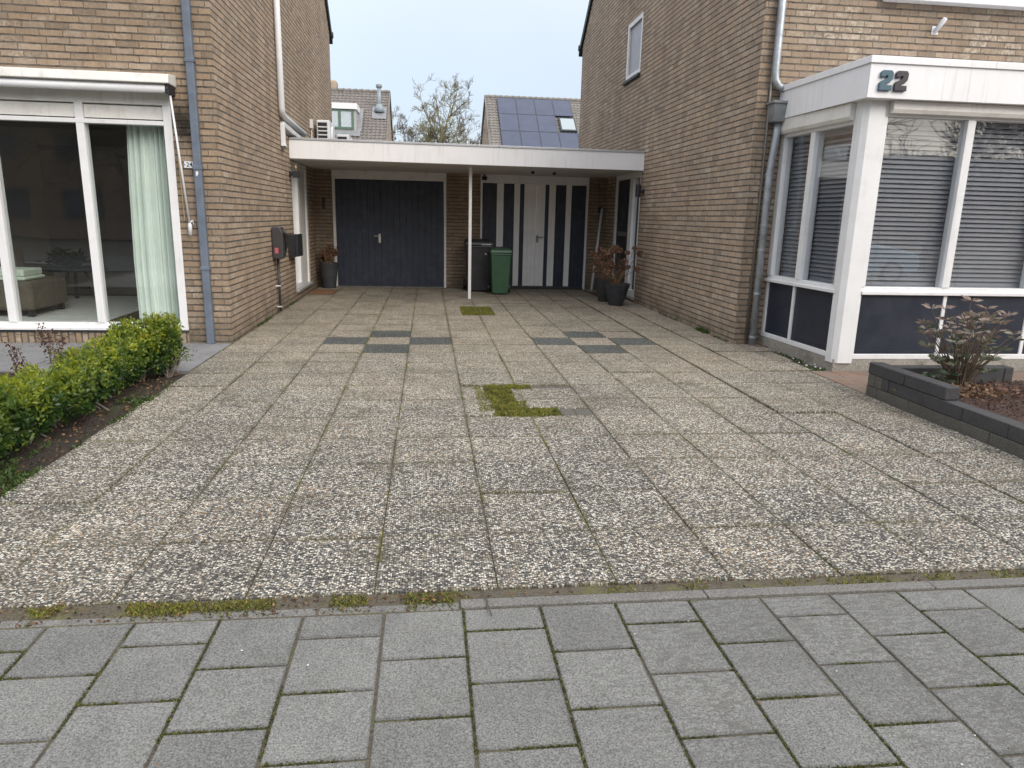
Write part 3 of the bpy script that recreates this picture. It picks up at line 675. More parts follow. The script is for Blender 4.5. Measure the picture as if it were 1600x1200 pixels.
# =================================================================== GARAGE with canopy
ga = thing('garage', 'flat roofed brick double garage with white canopy edge between the two houses', 'garage', (.75, 15, 0))
m = MB(); wall(m, 'y', BY, LX+.002, RX-.002, -.1, 2.36, [(-1.9, .38, 0, 2.33), (1.08, 3.34, 0, 2.33)], .1, 0, 1)
m.build('wall', [M['brick_back']], ga, fixn=False)
m = MB(); m.box(LX+.003, RX-.003, 12.53, 19.5, 2.34, 2.60, 0)
rf = m.build('roof', [M['verge']], ga)
m = MB(); m.hexa([(LX+.003, 12.49, 2.335), (RX-.003, 12.49, 2.318), (RX-.003, 12.529, 2.318), (LX+.003, 12.529, 2.335), (LX+.003, 12.49, 2.625), (RX-.003, 12.49, 2.605), (RX-.003, 12.529, 2.605), (LX+.003, 12.529, 2.625)]); m.build('fascia', M['fascia'], rf)
m = MB()
for (a, b, dz) in ((LX+.003, -.55, 0), (-.545, 1.2, -.006), (1.205, RX-.003, -.012)):
    za = lambda x: 2.627-.020*(x-LX)/6
    m.hexa([(a, 12.475, za(a)), (b, 12.475, za(b)), (b, 12.62, za(b)), (a, 12.62, za(a)), (a, 12.475, za(a)+.035), (b, 12.475, za(b)+.035), (b, 12.62, za(b)+.035), (a, 12.62, za(a)+.035)])
m.build('roof_trim', M['alu'], rf, bevel=.004)
m = MB(); y = 12.531
for k in range(13): m.box(LX+.004, RX-.004, y, y+.186, 2.316+.002*(k % 2), 2.339); y += .19
m.build('soffit', M['soffit'], rf, bevel=.004)
m = MB(); m.box(.728, .782, 13.0, 13.054, -.01, 2.315)
m.build('canopy_post', M['white'], ga, bevel=.005)
# blue black double door
m = MB(); m.box(-1.9, -1.845, BY-.012, BY+.09, 0, 2.15); m.box(.335, .38, BY-.012, BY+.09, 0, 2.15); m.box(-1.9, .38, BY-.014, BY+.09, 2.15, 2.314)
gd = m.build('dark_garage_door', M['greyframe'], ga, bevel=.003)
for nm, (a, b) in (('door_leaf', (-1.842, -.952)), ('door_leaf', (-.946, .332))):
    m = MB(); n_ = 7 if b < 0 else 10; wd = (b-a)/n_
    for k in range(n_): m.box(a+k*wd+.002, a+(k+1)*wd-.002, BY+.01+random.uniform(0, .0015), BY+.05, .02, 2.145)
    m.box(a, b+(.006 if b < 0 else 0), BY+.018, BY+.05, .02, 2.145); lf = m.build(nm, M['navy'], gd, bevel=.003)
    if b < 0:
        M['nickel'] = pm('nickel', (.62, .60, .55), .35, .05, metal=.8); h = MB(); h.box(-1.0, -.955, BY-.0, BY+.009, .90, 1.08); h.tube([(-.978, BY, 1.035), (-.978, BY-.045, 1.035), (-1.09, BY-.045, 1.04)], .010, 8); h.tube([(-.978, BY+.005, .95), (-.978, BY-.004, .95)], .012, 8)
        h.build('handle', M['nickel'], lf, bevel=.002)
m = MB(); m.box(-1.845, .335, BY-.04, BY+.06, -.01, .018); m.build('threshold', M['kerb'], gd)
m = MB(); m.tube([(-.02, BY-.05, 2.314), (-.02, BY-.05, 2.25)], .022, 10); tag(m.build('motion_sensor', M['greyframe'], None, (-.02, BY-.05, 2.3), smooth=True), 'small grey sensor under the soffit above the dark garage door', 'sensor')
# striped door
m = MB(); m.box(1.08, 1.12, BY-.012, BY+.09, 0, 2.15); m.box(3.295, 3.34, BY-.012, BY+.09, 0, 2.15); m.box(1.08, 3.34, BY-.014, BY+.09, 2.15, 2.314)
sd = m.build('striped_garage_door', M['white'], ga, bevel=.003)
M['stripew'] = pm('white door board', (.86, .86, .85), .5, .06, 4, .001, 20)
ST = [(1.122, 1.42, 1), (1.42, 1.56, 0), (1.56, 1.78, 1), (1.78, 1.90, 0), (1.90, 1.99, 1), (1.99, 2.245, 0), (2.25, 2.43, 0), (2.43, 2.51, 1), (2.51, 2.65, 0), (2.65, 2.87, 1), (2.87, 2.985, 0), (2.985, 3.293, 1)]
for a0, b0, lo, hi in ((0, 6, 1.12, 2.247), (6, 12, 2.25, 3.295)):
    m = MB()
    for (a, b, d) in ST[a0:b0]:
        n_ = max(1, round((b-a)/.085)); wd = (b-a)/n_
        for k in range(n_): m.box(a+k*wd+.0012, a+(k+1)*wd-.0012, BY+.012, BY+.05, .06 if not d else .05, 2.146, d)
    lf = m.build('door_leaf', [M['stripew'], M['navy']], sd, bevel=.002)
    if a0 == 6:
        h = MB(); h.box(2.255, 2.305, BY+.002, BY+.011, .97, 1.12); h.tube([(2.28, BY+.003, 1.08), (2.28, BY-.045, 1.08), (2.40, BY-.045, 1.08)], .011, 8); M['steel'] = pm('dull steel', (.28, .27, .25), .4, .05, metal=.7); h.build('handle', M['steel'], lf, bevel=.002)
m = MB(); m.box(1.12, 3.295, BY-.03, BY+.06, -.01, .045); m.build('threshold', M['block'], sd)
cmr = thing('security_camera', 'small black security camera at the top left of the striped door', 'camera', (1.15, 14.95, 2.24))
m = MB(); m.lathe([(.001, 0), (.05, 0), (.055, .03), (.05, .075), (.001, .08)], (1.15, 14.93, 2.195), 16); m.build('housing', M['plasticblack'], cmr, smooth=True)
m = MB(); m.tube([(1.15, 14.93, 2.275), (1.15, 14.93, 2.315)], .014, 8); m.build('mount', M['plasticblack'], cmr)
for (x, y), wh in zip(((1.95, 13.6), (2.37, 13.69)), ('left', 'right')):
    m = MB(); m.lathe([(.001, 0), (.03, 0), (.035, -.02), (.02, -.05), (.001, -.05)], (x, y, 2.316), 14)
    tag(m.build('spotlight', M['plasticblack'], None, (x, y, 2.3), smooth=True), 'small black spotlight in the soffit, %s one above the striped door' % wh, 'spotlight', 'soffit spotlights')
# air conditioner on the flat roof
def aircon(label, x0, x1, y0, y1, z0, h):
    a = thing('air_conditioner', label, 'air conditioner', ((x0+x1)/2, y0, z0), 'air conditioner units on the flat roof')
    m = MB(); m.box(x0, x1, y0, y1, z0+.03, z0+h); m.build('casing', M['pvc'], a, bevel=.03, seg=3)
    m = MB(); m.box(x0+.03, x1-.05, y0-.004, y0+.02, z0+.08, z0+h-.05); s_ = m.build('side_grille', M['black'], a)
    m = MB(); z = z0+.1
    while z < z0+h-.1: m.box(x0+.02, x1-.04, y0-.012, y0-.004, z, z+.022); z += .075
    m.build('slat', M['pvc'], s_)
    m = MB(); m.tube([(x1, (y0+y1)/2, z0+h*.52), (x1+.03, (y0+y1)/2, z0+h*.52)], h*.36, 24); m.build('fan_guard', M['pvc'], a, bevel=.006)
    for yy in (y0+.12, y1-.12): m = MB(); m.box(x0, x1, yy-.04, yy+.04, z0-.04, z0+.03); m.build('foot', M['black'], a)
aircon('white air conditioner unit with black side grille on the flat roof', -2.19, -1.93, 15.2, 16.0, 2.65, .62)
aircon('lower white air conditioner unit behind the taller one on the flat roof', -1.98, -1.70, 16.6, 17.4, 2.65, .50)

# =================================================================== RIGHT HOUSE
rh = thing('brick_house', 'brown brick house on the right with white bay window and zinc drainpipe', 'house', (6.5, 12, 0))
DOORR = (12.6, 14.37, .05, 2.33); UW = (13.1, 14.08, 4.02, 5.02); UF = (5.14, 7.6, 3.97, 5.2)
house_shell(rh, RX, RY, 10.5, [UF, (4.3, 8.6, .1, 2.6)], [DOORR, UW], M['brick_fr'], M['brick_sr'], 1, None)
m = MB(); dframe(m, RX+.005, RX+.10, UW[0], UW[1], UW[2], UW[3], .085, []); m.box(RX+.005, RX+.10, UW[0]+.085, UW[1]-.085, UW[2], UW[2]+.085)
uw = m.build('side_window', M['white'], rh, bevel=.004)
M['net'] = pm('net curtain', (.33, .33, .34), .95, .06, 3)
m = MB(); m.box(RX+.04, RX+.046, UW[0]+.085, UW[1]-.085, UW[2]+.085, UW[3]-.085); M['frost'] = pm('frosted pane', (.30, .30, .32), .35, .05, 3); m.build('pane', M['frost'], uw)
m = MB(); k = 0; y = UW[0]+.06
while y < UW[1]-.06: m.box(RX+.105+.012*(k % 2), RX+.12+.012*(k % 2), y, y+.03, UW[2]+.02, UW[3]-.02); y += .03; k += 1
m.build('net_curtain', M['net'], uw)
m = MB(); m.box(RX-.045, RX+.06, UW[0]-.03, UW[1]+.05, UW[2]-.055, UW[2]-.004); m.build('sill', M['verge'], uw, bevel=.004)
m = MB(); m.box(UF[0], UF[1], RY-.0, RY+.09, UF[2]+.03, UF[2]+.1); m.box(UF[0], UF[0]+.08, RY, RY+.09, UF[2]+.1, UF[3]); m.box(UF[0]+.08, UF[1], RY, RY+.09, UF[3]-.08, UF[3]); m.box(UF[0]+1.2, UF[0]+1.28, RY, RY+.09, UF[2]+.1, UF[3]-.08)
uf = m.build('upper_window', M['white'], rh, bevel=.004)
m = MB(); m.box(UF[0]-.03, UF[1]+.03, RY-.13, RY-.002, UF[2]-.03, UF[2]+.03); m.build('sill', M['pvc'], uf, bevel=.006)
m = MB(); m.box(UF[0]+.08, UF[1], RY+.04, RY+.046, UF[2]+.1, UF[3]-.08); m.build('pane', M['glass_r'], uf)
m = MB(); m.box(UF[0], UF[1], RY+.2, RY+.22, UF[2], UF[3]); m.build('net_curtain', M['net'], uf)
# side entrance of the right house
m = MB(); dframe(m, RX+.01, RX+.11, 12.605, 14.365, .09, 2.325, .10, [(13.12, 13.34)]); m.box(RX+.01, RX+.11, 12.705, 13.12, .09, .2)
ed = m.build('side_entrance', M['white'], rh, bevel=.004)
m = MB(); m.box(RX+.05, RX+.056, 12.705, 13.12, .2, 2.225); m.build('pane', M['glass_r'], ed)
m = MB(); m.box(RX+.04, RX+.08, 13.34, 14.265, .09, 2.225); fd = m.build('front_door', M['black'], ed, bevel=.004)
m = MB(); m.box(RX+.02, RX+.04, 13.5, 14.1, 1.17, 1.25); m.build('letter_slot', M['steel'], fd, bevel=.004)
m = MB(); m.box(RX+.025, RX+.04, 13.55, 14.05, 1.35, 2.1); m.build('door_glass', M['panel'], fd, bevel=.003)
m = MB(); m.box(RX-.03, RX+.11, 12.58, 14.39, .05, .088); m.build('doorstep', M['alu'], ed, bevel=.004)
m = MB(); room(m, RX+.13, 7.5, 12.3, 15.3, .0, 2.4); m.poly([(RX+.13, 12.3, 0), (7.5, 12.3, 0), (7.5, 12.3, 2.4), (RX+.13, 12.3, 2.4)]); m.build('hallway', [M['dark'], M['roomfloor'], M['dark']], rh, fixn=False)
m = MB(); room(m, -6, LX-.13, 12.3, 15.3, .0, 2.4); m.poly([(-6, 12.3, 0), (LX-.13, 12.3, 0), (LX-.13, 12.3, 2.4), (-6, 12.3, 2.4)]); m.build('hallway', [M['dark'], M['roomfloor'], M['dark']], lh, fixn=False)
# bay window; its side leans in slightly towards the wall
BX, BF = 4.155, 6.73
def sh(x, y, z): return (x-.053*(y-BF) if x < 5 else x, y, z)
bw = MB(); bw.box(BX, 8.6, BF, RY-.002, -.1, .125); bay = bw.xf(sh).build('bay_window', M['plinth'], rh)
m = MB()   # frames
X1, EX = BX+.14, 8.6
m.box(BX+.2, EX, BF, BF+.07, .127, .18); m.box(BX+.2, EX, BF+.01, BF+.14, .80, .872); m.box(BX+.2, EX, BF+.002, BF+.14, 2.50, 2.64)
for a in (5.235, 6.2, 7.2, 8.1): m.box(a, a+.085, BF, BF+.11, .872, 2.50); m.box(a+.045, a+.085, BF+.005, BF+.07, .18, .80)
m.box(4.345, 4.395, BF, BF+.11, .872, 2.50); m.box(4.345, 4.37, BF+.002, BF+.07, .18, .80)
yL = RY-.004
m.box(BX, BX+.07, BF+.12, yL, .127, .18); m.box(BX+.01, BX+.14, BF+.12, yL, .80, .872); m.box(BX+.002, BX+.14, BF+.12, yL, 2.44, 2.64)
for (a, b) in ((BF+.12, BF+.165), (7.535, 7.62), (yL-.09, yL)): m.box(BX, BX+.11, a, b, .872, 2.44)
for (a, b) in ((BF+.12, BF+.14), (7.6, 7.64), (yL-.05, yL)): m.box(BX+.004, BX+.07, a, b, .18, .80)
fr = m.xf(sh).build('frame', M['white'], bay, bevel=.005)
m = MB(); m.box(BX+.2, EX, BF-.025, BF+.01, .795, .83); m.box(BX-.025, BX+.01, BF+.1, yL, .795, .83); m.xf(sh).build('sill', M['white'], bay, bevel=.005)
m = MB(); m.prism([(BX-.012, BF+.03), (BX+.03, BF-.018), (BX+.19, BF-.018), (BX+.19, BF+.13), (BX-.012, BF+.13)], 'z', .085, 2.64); m.xf(sh).build('corner_post', M['white'], bay, bevel=.004)
m = MB(); m.box(4.37, EX, BF+.02, BF+.05, .18, .80); m.box(BX+.025, BX+.055, BF+.14, yL-.05, .18, .80); m.xf(sh).build('panel', M['panel'], bay)
m = MB(); m.box(4.37, EX, BF+.012, BF+.02, .205, .212); m.box(BX+.017, BX+.025, BF+.16, yL-.07, .205, .212); m.xf(sh).build('panel_trim', M['navy'], bay)
m = MB(); m.box(4.395, EX, BF+.045, BF+.051, .872, 2.50); m.box(BX+.045, BX+.051, BF+.165, yL-.09, .872, 2.44); m.xf(sh).build('pane', M['glass_r'], bay)
m = MB(); m.prism([(BF-.07, 2.56), (BF-.05, 2.525), (BF, 2.525), (BF, 2.635), (BF-.07, 2.635)], 'x', 4.39, EX); m.build('shutter_box', M['cream'], bay, bevel=.004)
m = MB(); m.prism([(BX-.06, 2.51), (BX-.04, 2.475), (BX, 2.475), (BX, 2.635), (BX-.06, 2.635)], 'y', BF+.16, yL); m.xf(sh).build('shutter_box', M['cream'], bay, bevel=.004)
m = MB(); m.box(4.06, EX+.1, 6.585, RY-.003, 2.638, 2.935); m.xf(lambda x, y, z: (x-.03*(y-6.585) if x < 5 else x, y, z)).build('fascia', M['fascia'], bay)
m = MB(); m.box(4.045, 5.30, 6.568, RY-.004, 2.936, 3.0); m.box(5.303, EX+.1, 6.568, RY-.004, 2.936, 3.0); m.xf(lambda x, y, z: (x-.03*(y-6.585) if x < 5 else x, y, z)).build('roof_trim', M['fascia'], bay, bevel=.004)
m = MB(); x0, x1 = BX+.145, 8.55
m.poly([(x0, BF+.15, .75), (x1, BF+.15, .75), (x1, 11.2, .2), (x0, 11.2, .2)]); m.poly([(x0, 11.2, .2), (x1, 11.2, .2), (x1, 11.2, 2.62), (x0, 11.2, 2.62)])
m.poly([(x1, BF+.15, .2), (x1, 11.2, .2), (x1, 11.2, 2.62), (x1, BF+.15, 2.62)]); m.poly([(x0, RY, .2), (x0, 11.2, .2), (x0, 11.2, 2.62), (x0, RY, 2.62)]); m.poly([(x0, BF, 2.62), (x1, BF, 2.62), (x1, 11.2, 2.62), (x0, 11.2, 2.62)])
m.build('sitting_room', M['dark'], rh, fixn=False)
# blinds
M['slat'] = pm('grey blind slat', (.25, .243, .262), .5, .06, 3)
def blind(label, axis, a0, a1, c, z0, z1):
    b = thing('venetian_blind', label, 'blind', ((a0+a1)/2, c, z0) if axis == 'x' else (c, (a0+a1)/2, z0), 'grey venetian blinds in the bay window')
    m = MB(); z = z0+.02; k = 0
    while z < z1-.06:
        dz, dy = .0195, .0115
        if axis == 'x': m.hexa([(a0, c-dy, z-dz), (a1, c-dy, z-dz), (a1, c+dy, z+dz), (a0, c+dy, z+dz), (a0, c-dy-.0006, z-dz+.0012), (a1, c-dy-.0006, z-dz+.0012), (a1, c+dy-.0006, z+dz+.0012), (a0, c+dy-.0006, z+dz+.0012)])
        else: m.hexa([(c-dy, a0, z-dz), (c-dy, a1, z-dz), (c+dy, a1, z+dz), (c+dy, a0, z+dz), (c-dy-.0006, a0, z-dz+.0012), (c-dy-.0006, a1, z-dz+.0012), (c+dy-.0006, a1, z+dz+.0012), (c+dy-.0006, a0, z+dz+.0012)])
        z += .046; k += 1
    if axis == 'y': m.xf(sh)
    m.build('slat', M['slat'], b, fixn=False)
    for nm, hw_, za, zb in (('head_rail', .02, z1-.05, z1), ('bottom_rail', .015, z0-.012, z0)):
        m = MB()
        if axis == 'x': m.box(a0, a1, c-hw_, c+hw_, za, zb)
        else: m.box(c-hw_, c+hw_, a0, a1, za, zb); m.xf(sh)
        m.build(nm, M['slat'], b)
    for t in (.2, .8):
        m = MB(); a = a0+(a1-a0)*t
        if axis == 'x': m.tube([(a, c-.02, z0), (a, c-.02, z1)], .0015, 4)
        else: m.tube([(c-.02, a, z0), (c-.02, a, z1)], .0015, 4); m.xf(sh)
        m.build('ladder_cord', M['slat'], b)
blind('grey venetian blind in the front pane next to the corner post', 'x', 4.36, 5.27, BF+.135, .885, 2.5)
blind('grey venetian blind behind the second front pane, above the shrub', 'x', 5.285, 6.235, BF+.135, .885, 2.5)
blind('grey venetian blind in the last front pane at the picture edge', 'x', 6.25, 7.23, BF+.135, .885, 2.5)
blind('grey venetian blind in the bay side pane next to the corner post', 'y', BF+.16, 7.57, BX+.135, .885, 2.43)
blind('grey venetian blind in the bay side pane nearest the drainpipe', 'y', 7.585, yL-.01, BX+.135, .885, 2.43)
# zinc drainpipes with hopper
m = MB(); m.tube([(3.90, RY-.065, 6), (3.90, RY-.065, 3.12), (3.91, RY-.068, 3.05), (3.95, RY-.07, 2.99), (4.06, RY-.07, 2.95)], .042, 14); zp = m.build('zinc_drainpipe', M['zinc'], rh, smooth=True)
m = MB(); m.taper((3.895, 4.045, RY-.16, RY-.015), 2.60, (3.865, 4.085, RY-.19, RY-.006), 2.79); m.box(3.85, 4.10, RY-.205, RY-.004, 2.79, 2.82); M['zincd'] = pm('dull zinc hopper', (.23, .24, .245), .6, .2, 9, dirt=((.12, .12, .12), 7, .5)); m.build('hopper', M['zincd'], zp, bevel=.008)
m = MB(); m.tube([(3.985, RY-.075, 2.60), (3.98, RY-.075, 2.45), (3.945, RY-.075, 2.05), (3.945, RY-.075, 0.0)], .042, 14); m.build('lower_pipe', M['zinc'], zp, smooth=True)
m = MB(); m.tube([(3.885, RY-.022, 5.5), (3.885, RY-.022, .0)], .015, 8); m.build('thin_conduit', M['steel'], zp, smooth=True)
for z in (2.03, 1.45, 1.17, .65, .12): m = MB(); m.tube([(3.945, RY-.075, z-.012), (3.945, RY-.075, z+.012)], .048, 14); m.build('bracket', M['zinc'], zp)
# house number 22
def two(x, y, z, w, h, mat, label):
    p = [(0, 0), (.80, 0), (.80, .27), (.42, .27), (.42, .33), (.60, .36), (.80, .54), (.84, .86), (.72, 1), (.16, 1), (.04, .90), (.04, .66), (.34, .66), (.36, .73), (.46, .73), (.46, .62), (.34, .55), (.10, .46), (0, .34)]
    m = MB(); m.prism([(x+a*w/.84, z+b*h) for a, b in p], 'y', y-.03, y-.001)
    tag(m.build('number_digit', mat, None, (x, y, z), bevel=.004), label, 'house number', 'house number digits on the bay')
M['petrol'] = pm('petrol blue paint', (.055, .115, .155), .4, .15, 9); M['plum'] = pm('dark plum paint', (.035, .03, .042), .4, .15, 9)
two(4.15, 6.585, 2.70, .128, .175, M['petrol'], 'petrol blue digit 2 of the house number on the bay')
two(4.30, 6.585, 2.70, .128, .175, M['plum'], 'nearly black digit 2 of the house number on the bay')
fb = thing('flagpole_holder', 'white flagpole holder tube on the right house front below the upper window', 'flagpole holder', (5.8, RY, 3.68))
m = MB(); m.box(5.755, 5.835, RY-.012, RY-.002, 3.63, 3.72); m.build('base_plate', M['pvc'], fb, bevel=.004)
m = MB(); m.tube([(5.795, RY-.012, 3.66), (5.80, RY-.15, 3.765)], .026, 12); m.build('tube', M['pvc'], fb, smooth=True)

# =================================================================== things on the driveway
def bin_(label, x0, x1, yf, yb, h, mat, wheel_mat, sticker):
    lt = .86*h if h > .95 else .87*h
    b = thing('wheelie_bin', label, 'wheelie bin', ((x0+x1)/2, (yf+yb)/2, 0), 'wheelie bins by the striped door')
    m = MB(); cx = (x0+x1)/2; hw = (x1-x0)/2
    m.taper((cx-hw*.76, cx+hw*.76, yf+.05, yb-.06), .02, (cx-hw*.94, cx+hw*.94, yf, yb-.02), h*.87)
    m.box(cx-hw*.97, cx+hw*.97, yf-.015, yb, h*.84, h*.89); body = m.build('body', mat, b, bevel=.02, seg=3)
    m = MB(); m.taper((cx-hw*1.02, cx+hw*1.02, yf-.035, yb+.02), h*.893, (cx-hw*.98, cx+hw*.98, yf-.02, yb+.01), h*.955)
    m.taper((cx-hw*.94, cx+hw*.94, yf+.0, yb), h*.955, (cx-hw*.7, cx+hw*.7, yf+.1, yb-.05), h*.99); lid = m.build('lid', mat, b, bevel=.014, seg=3)
    m = MB(); m.tube([(cx-hw*.85, yb+.01, h*.95), (cx-hw*.85, yb+.07, h*.985), (cx+hw*.85, yb+.07, h*.985), (cx+hw*.85, yb+.01, h*.95)], .014, 8); m.build('handle', wheel_mat, b)
    for s in (-1, 1):
        m = MB(); m.tube([(cx+s*hw*.88, yb-.04, .1), (cx+s*(hw*.88+.05), yb-.04, .1)], .1, 20); m.build('wheel', wheel_mat, b, bevel=.008)
    if sticker:
        m = MB(); a = cx+.04
        for k, wd in enumerate((.03, .02, .03, .016, .026, .03)): m.box(a, a+wd, yf-.0375, yf-.034, h*.895+.008, h*.895+.022+.004*(k % 2)); a += wd+.006
        m.build('lid_sticker', M['pvc'], lid)
        m = MB(); m.prism([(cx+.10, h*.73), (cx+.13, h*.75), (cx+.145, h*.735), (cx+.14, h*.705), (cx+.128, h*.725)], 'y', yf-.001, yf+.012); m.build('sticker', M['pvc'], body)
M['bingrey'] = pm('anthracite bin plastic', (.03, .031, .036), .45, .2, 6, dirt=((.06, .06, .06), 7, .4)); M['bingreen'] = pm('green bin plastic', (.04, .105, .055), .42, .12, 6, dirt=((.09, .13, .09), 7, .35))
bin_('taller anthracite wheelie bin standing behind the white canopy post', .735, 1.285, 14.17, 14.8, 1.03, M['bingrey'], M['plasticblack'], True)
bin_('shorter green wheelie bin in front of the striped door', 1.19, 1.60, 13.66, 14.15, .90, M['bingreen'], M['plasticblack'], False)
# pots with dried hydrangeas
M['potm'] = pm('dark grey pot', (.036, .04, .047), .6, .2, 7, .002, 40, dirt=((.12, .115, .10), 5, .4))
M['dry'] = leaf_mat('dry flower', [(0, (.11, .055, .033)), (.5, (.24, .13, .08)), (1, (.42, .27, .18))], .9, .2)
M['drystem'] = pm('dry stem', (.22, .15, .085), .9, .25, 30)
def hydrangea(label, c, heads, zp, spread=.1, red=False, group=None):
    h = thing('dried_hydrangea', label, 'dried plant', (c[0], c[1], zp), group)
    rg = np.random.default_rng(int(abs(c[0])*100)+len(heads)); ms = MB(); Q = []; K = []
    for (x, y, z, r) in heads:
        b = Vector((c[0]+rg.uniform(-spread, spread), c[1]+rg.uniform(-spread, spread), zp)); e = Vector((x, y, z)); mid = (b+e)/2+Vector(rg.normal(size=3)*.02)
        ms.tube([b, mid, e], [.006, .005, .003], 5)
        n = int(150*(r/.06)**1.5)
        d = rg.normal(size=(n, 3)); d /= np.linalg.norm(d, axis=1, keepdims=True); p = np.array([x, y, z])+d*r*rg.uniform(.45, 1, (n, 1))*np.array([1, 1, .75])
        dd = d+rg.normal(size=(n, 3))*.6; quads('flower_head', leafq(p, dd, rg.uniform(.022, .038, n), .024, rg), M['dry'], rg.random(n), parent=h)
    for k in range(22):
        b = Vector((c[0]+rg.uniform(-spread, spread), c[1]+rg.uniform(-spread, spread), zp)); e = b+Vector((rg.normal()*.09, rg.normal()*.09, rg.uniform(.12, .34))); ms.tube([b, (b+e)/2+Vector(rg.normal(size=3)*.01), e], [.005, .004, .002], 5)
        n = 5; p = np.array(e)+rg.normal(size=(n, 3))*.03; Q.append(leafq(p, rg.normal(size=(n, 3)), .04, .02, rg)); K.append(rg.random(n)*.6)
    ms.build('stem', M['drystem'], h); quads('dry_leaves', np.concatenate(Q), M['dry'], np.concatenate(K), parent=h)
def pot(label, c, r0, r1, h, square=False, round_n=28, group='dark planters by the entrances'):
    o = thing('plant_pot', label, 'plant pot', (c[0], c[1], 0), group); m = MB()
    if square:
        n = 4
    prof = [(.001, 0), (r0, 0), (r0+(r1-r0)*.55, h*.5), (r1, h*.96), (r1, h), (r1-.025, h), (r1-.04, h-.06), (.001, h-.06)]
    m.lathe(prof, (c[0], c[1], 0.004), round_n); m.build('pot', M['potm'], o, smooth=False, bevel=0)
    m = MB(); m.lathe([(.001, h-.05), (r1-.042, h-.052)], (c[0], c[1], .004), 20); m.build('soil', M['soil'], o)
pot('wide dark grey tapered pot, nearer one at the right entrance', (3.27, 12.12), .115, .235, .39)
pot('dark grey tapered pot half hidden behind the nearer one, at right entrance', (3.22, 12.72), .11, .21, .42)
pot('tall dark pot in the corner left of the dark garage door', (-1.98, 14.72), .13, .185, .50)
rg = np.random.default_rng(11)
hd = [(3.02, 12.0, .92, .06), (3.10, 12.05, .86, .06), (3.15, 11.98, .96, .065), (3.2, 12.05, 1.0, .06), (3.25, 12.0, .97, .05), (2.88, 12.05, .81, .055), (3.0, 12.02, .72, .055), (3.12, 12.0, .74, .06), (3.17, 12.03, .70, .055), (3.05, 11.97, .6, .05), (3.35, 12.0, .78, .05), (3.42, 12.02, .68, .04), (3.40, 12.0, .93, .035), (3.62, 12.02, .92, .055), (3.52, 12.0, 1.0, .03), (3.58, 12.0, .66, .045), (3.3, 12.1, .6, .03)]
hydrangea('dried brown hydrangea heads rising from the nearer pot at the right entrance', (3.25, 12.1), hd, .35, .12, group='dried hydrangeas in pots')
hydrangea('drooping dried hydrangea in the hidden pot at the right entrance', (3.2, 12.7), [(2.92, 12.5, .88, .05), (2.98, 12.6, .7, .05), (3.05, 12.6, .8, .06), (3.1, 12.7, .95, .05), (2.95, 12.55, .58, .04)], .38, .08, group='dried hydrangeas in pots')
hydrangea('dark dried hydrangea in the tall pot left of the dark garage door', (-1.98, 14.72), [(-2.1+.26*rg.random(), 14.6+.2*rg.random(), .58+.26*rg.random(), .045+.02*rg.random()) for _ in range(13)], .46, .08, group='dried hydrangeas in pots')
m = MB(); M['pole'] = pm('pale metal', (.70, .73, .76), .4, .05, 5); m.tube([(3.41, 14.64, .0), (3.635, 14.965, 1.69)], .027, 12); tag(m.build('metal_pole', M['pole'], None, (3.41, 14.64, 0), smooth=True), 'grey metal pole leaning against the brick wall right of the striped door', 'pole')
M['mat'] = pm('coir mat', (.17, .085, .04), .95, .3, 20, .006, 120); M['mat2'] = pm('dark mat', (.10, .055, .035), .95, .3, 20, .006, 120)
for lab, x0, x1, y0, y1, mt in (('brown coir doormat in front of the left side entrance', -2.19, -1.74, 13.45, 14.1, M['mat']), ('dark brown doormat at the foot of the leaning pole', 3.28, 3.70, 13.5, 14.15, M['mat2'])):
    m = MB(); m.box(x0, x1, y0, y1, .006, .03); tag(m.build('doormat', mt, None, ((x0+x1)/2, y0, 0), bevel=.006), lab, 'doormat', 'doormats')
m = MB(); m.tube([(3.56, BY-.008, 2.3), (3.57, BY-.008, 1.72)], .004, 5); m.box(3.55, 3.62, BY-.03, BY-.002, 1.6, 1.72); tag(m.build('wall_socket', M['plasticblack'], None, (3.57, BY, 1.7)), 'small dark socket with a cable on the brick beside the striped door', 'socket')
m = MB(); m.box(-2.10, -2.05, BY-.03, BY-.002, 1.55, 1.78); tag(m.build('wall_thermometer', M['plasticblack'], None, (-2.07, BY, 1.6), bevel=.005), 'slim dark thermometer on the brick left of the dark garage door', 'thermometer')

# =================================================================== planter, shrub
pl = thing('planter_wall', 'low dark concrete block wall round the raised bed before the bay', 'planter', (3.95, 5.0, 0))
random.seed(21)
def course(m, a0, a1, fixed, axis, z0, z1, L, off=0, mi=0):
    x = a0-off
    while x < a1-.02:
        s, e = max(x, a0), min(x+L, a1)
        j = random.uniform(-.003, .003)
        if e-s > .03:
            if axis == 'y': m.box(fixed+j, fixed+.125+j, s+.0015, e-.0015, z0, z1-.0015, mi)
            else: m.box(s+.0015, e-.0015, fixed+j, fixed+.125+j, z0, z1-.0015, mi)
        x += L
m = MB(); course(m, 2.7, 5.76, 3.9, 'y', -.05, .09, .43, .1, 1); course(m, 2.7, 5.55, 3.9, 'y', .09, .195, .43, .25, 0); course(m, 5.55, 5.76, 3.9, 'y', .09, .195, .1, 0, 1)
m.build('lower_course', [M['block'], M['block2']], pl, bevel=.007)
m = MB(); course(m, 4.79, 5.76, 3.895, 'y', .195, .30, .485, .0, 0); m.build('top_course', [M['block']], pl, bevel=.01)
m = MB(); course(m, 4.03, 5.8, 5.64, 'x', -.05, .09, .43, .1, 1); course(m, 4.03, 5.6, 5.64, 'x', .09, .12, .43, .2, 0); course(m, 4.03, 5.22, 5.64, 'x', .12, .27, .6, .1, 0); m.build('rear_course', [M['block'], M['block2']], pl, bevel=.008)
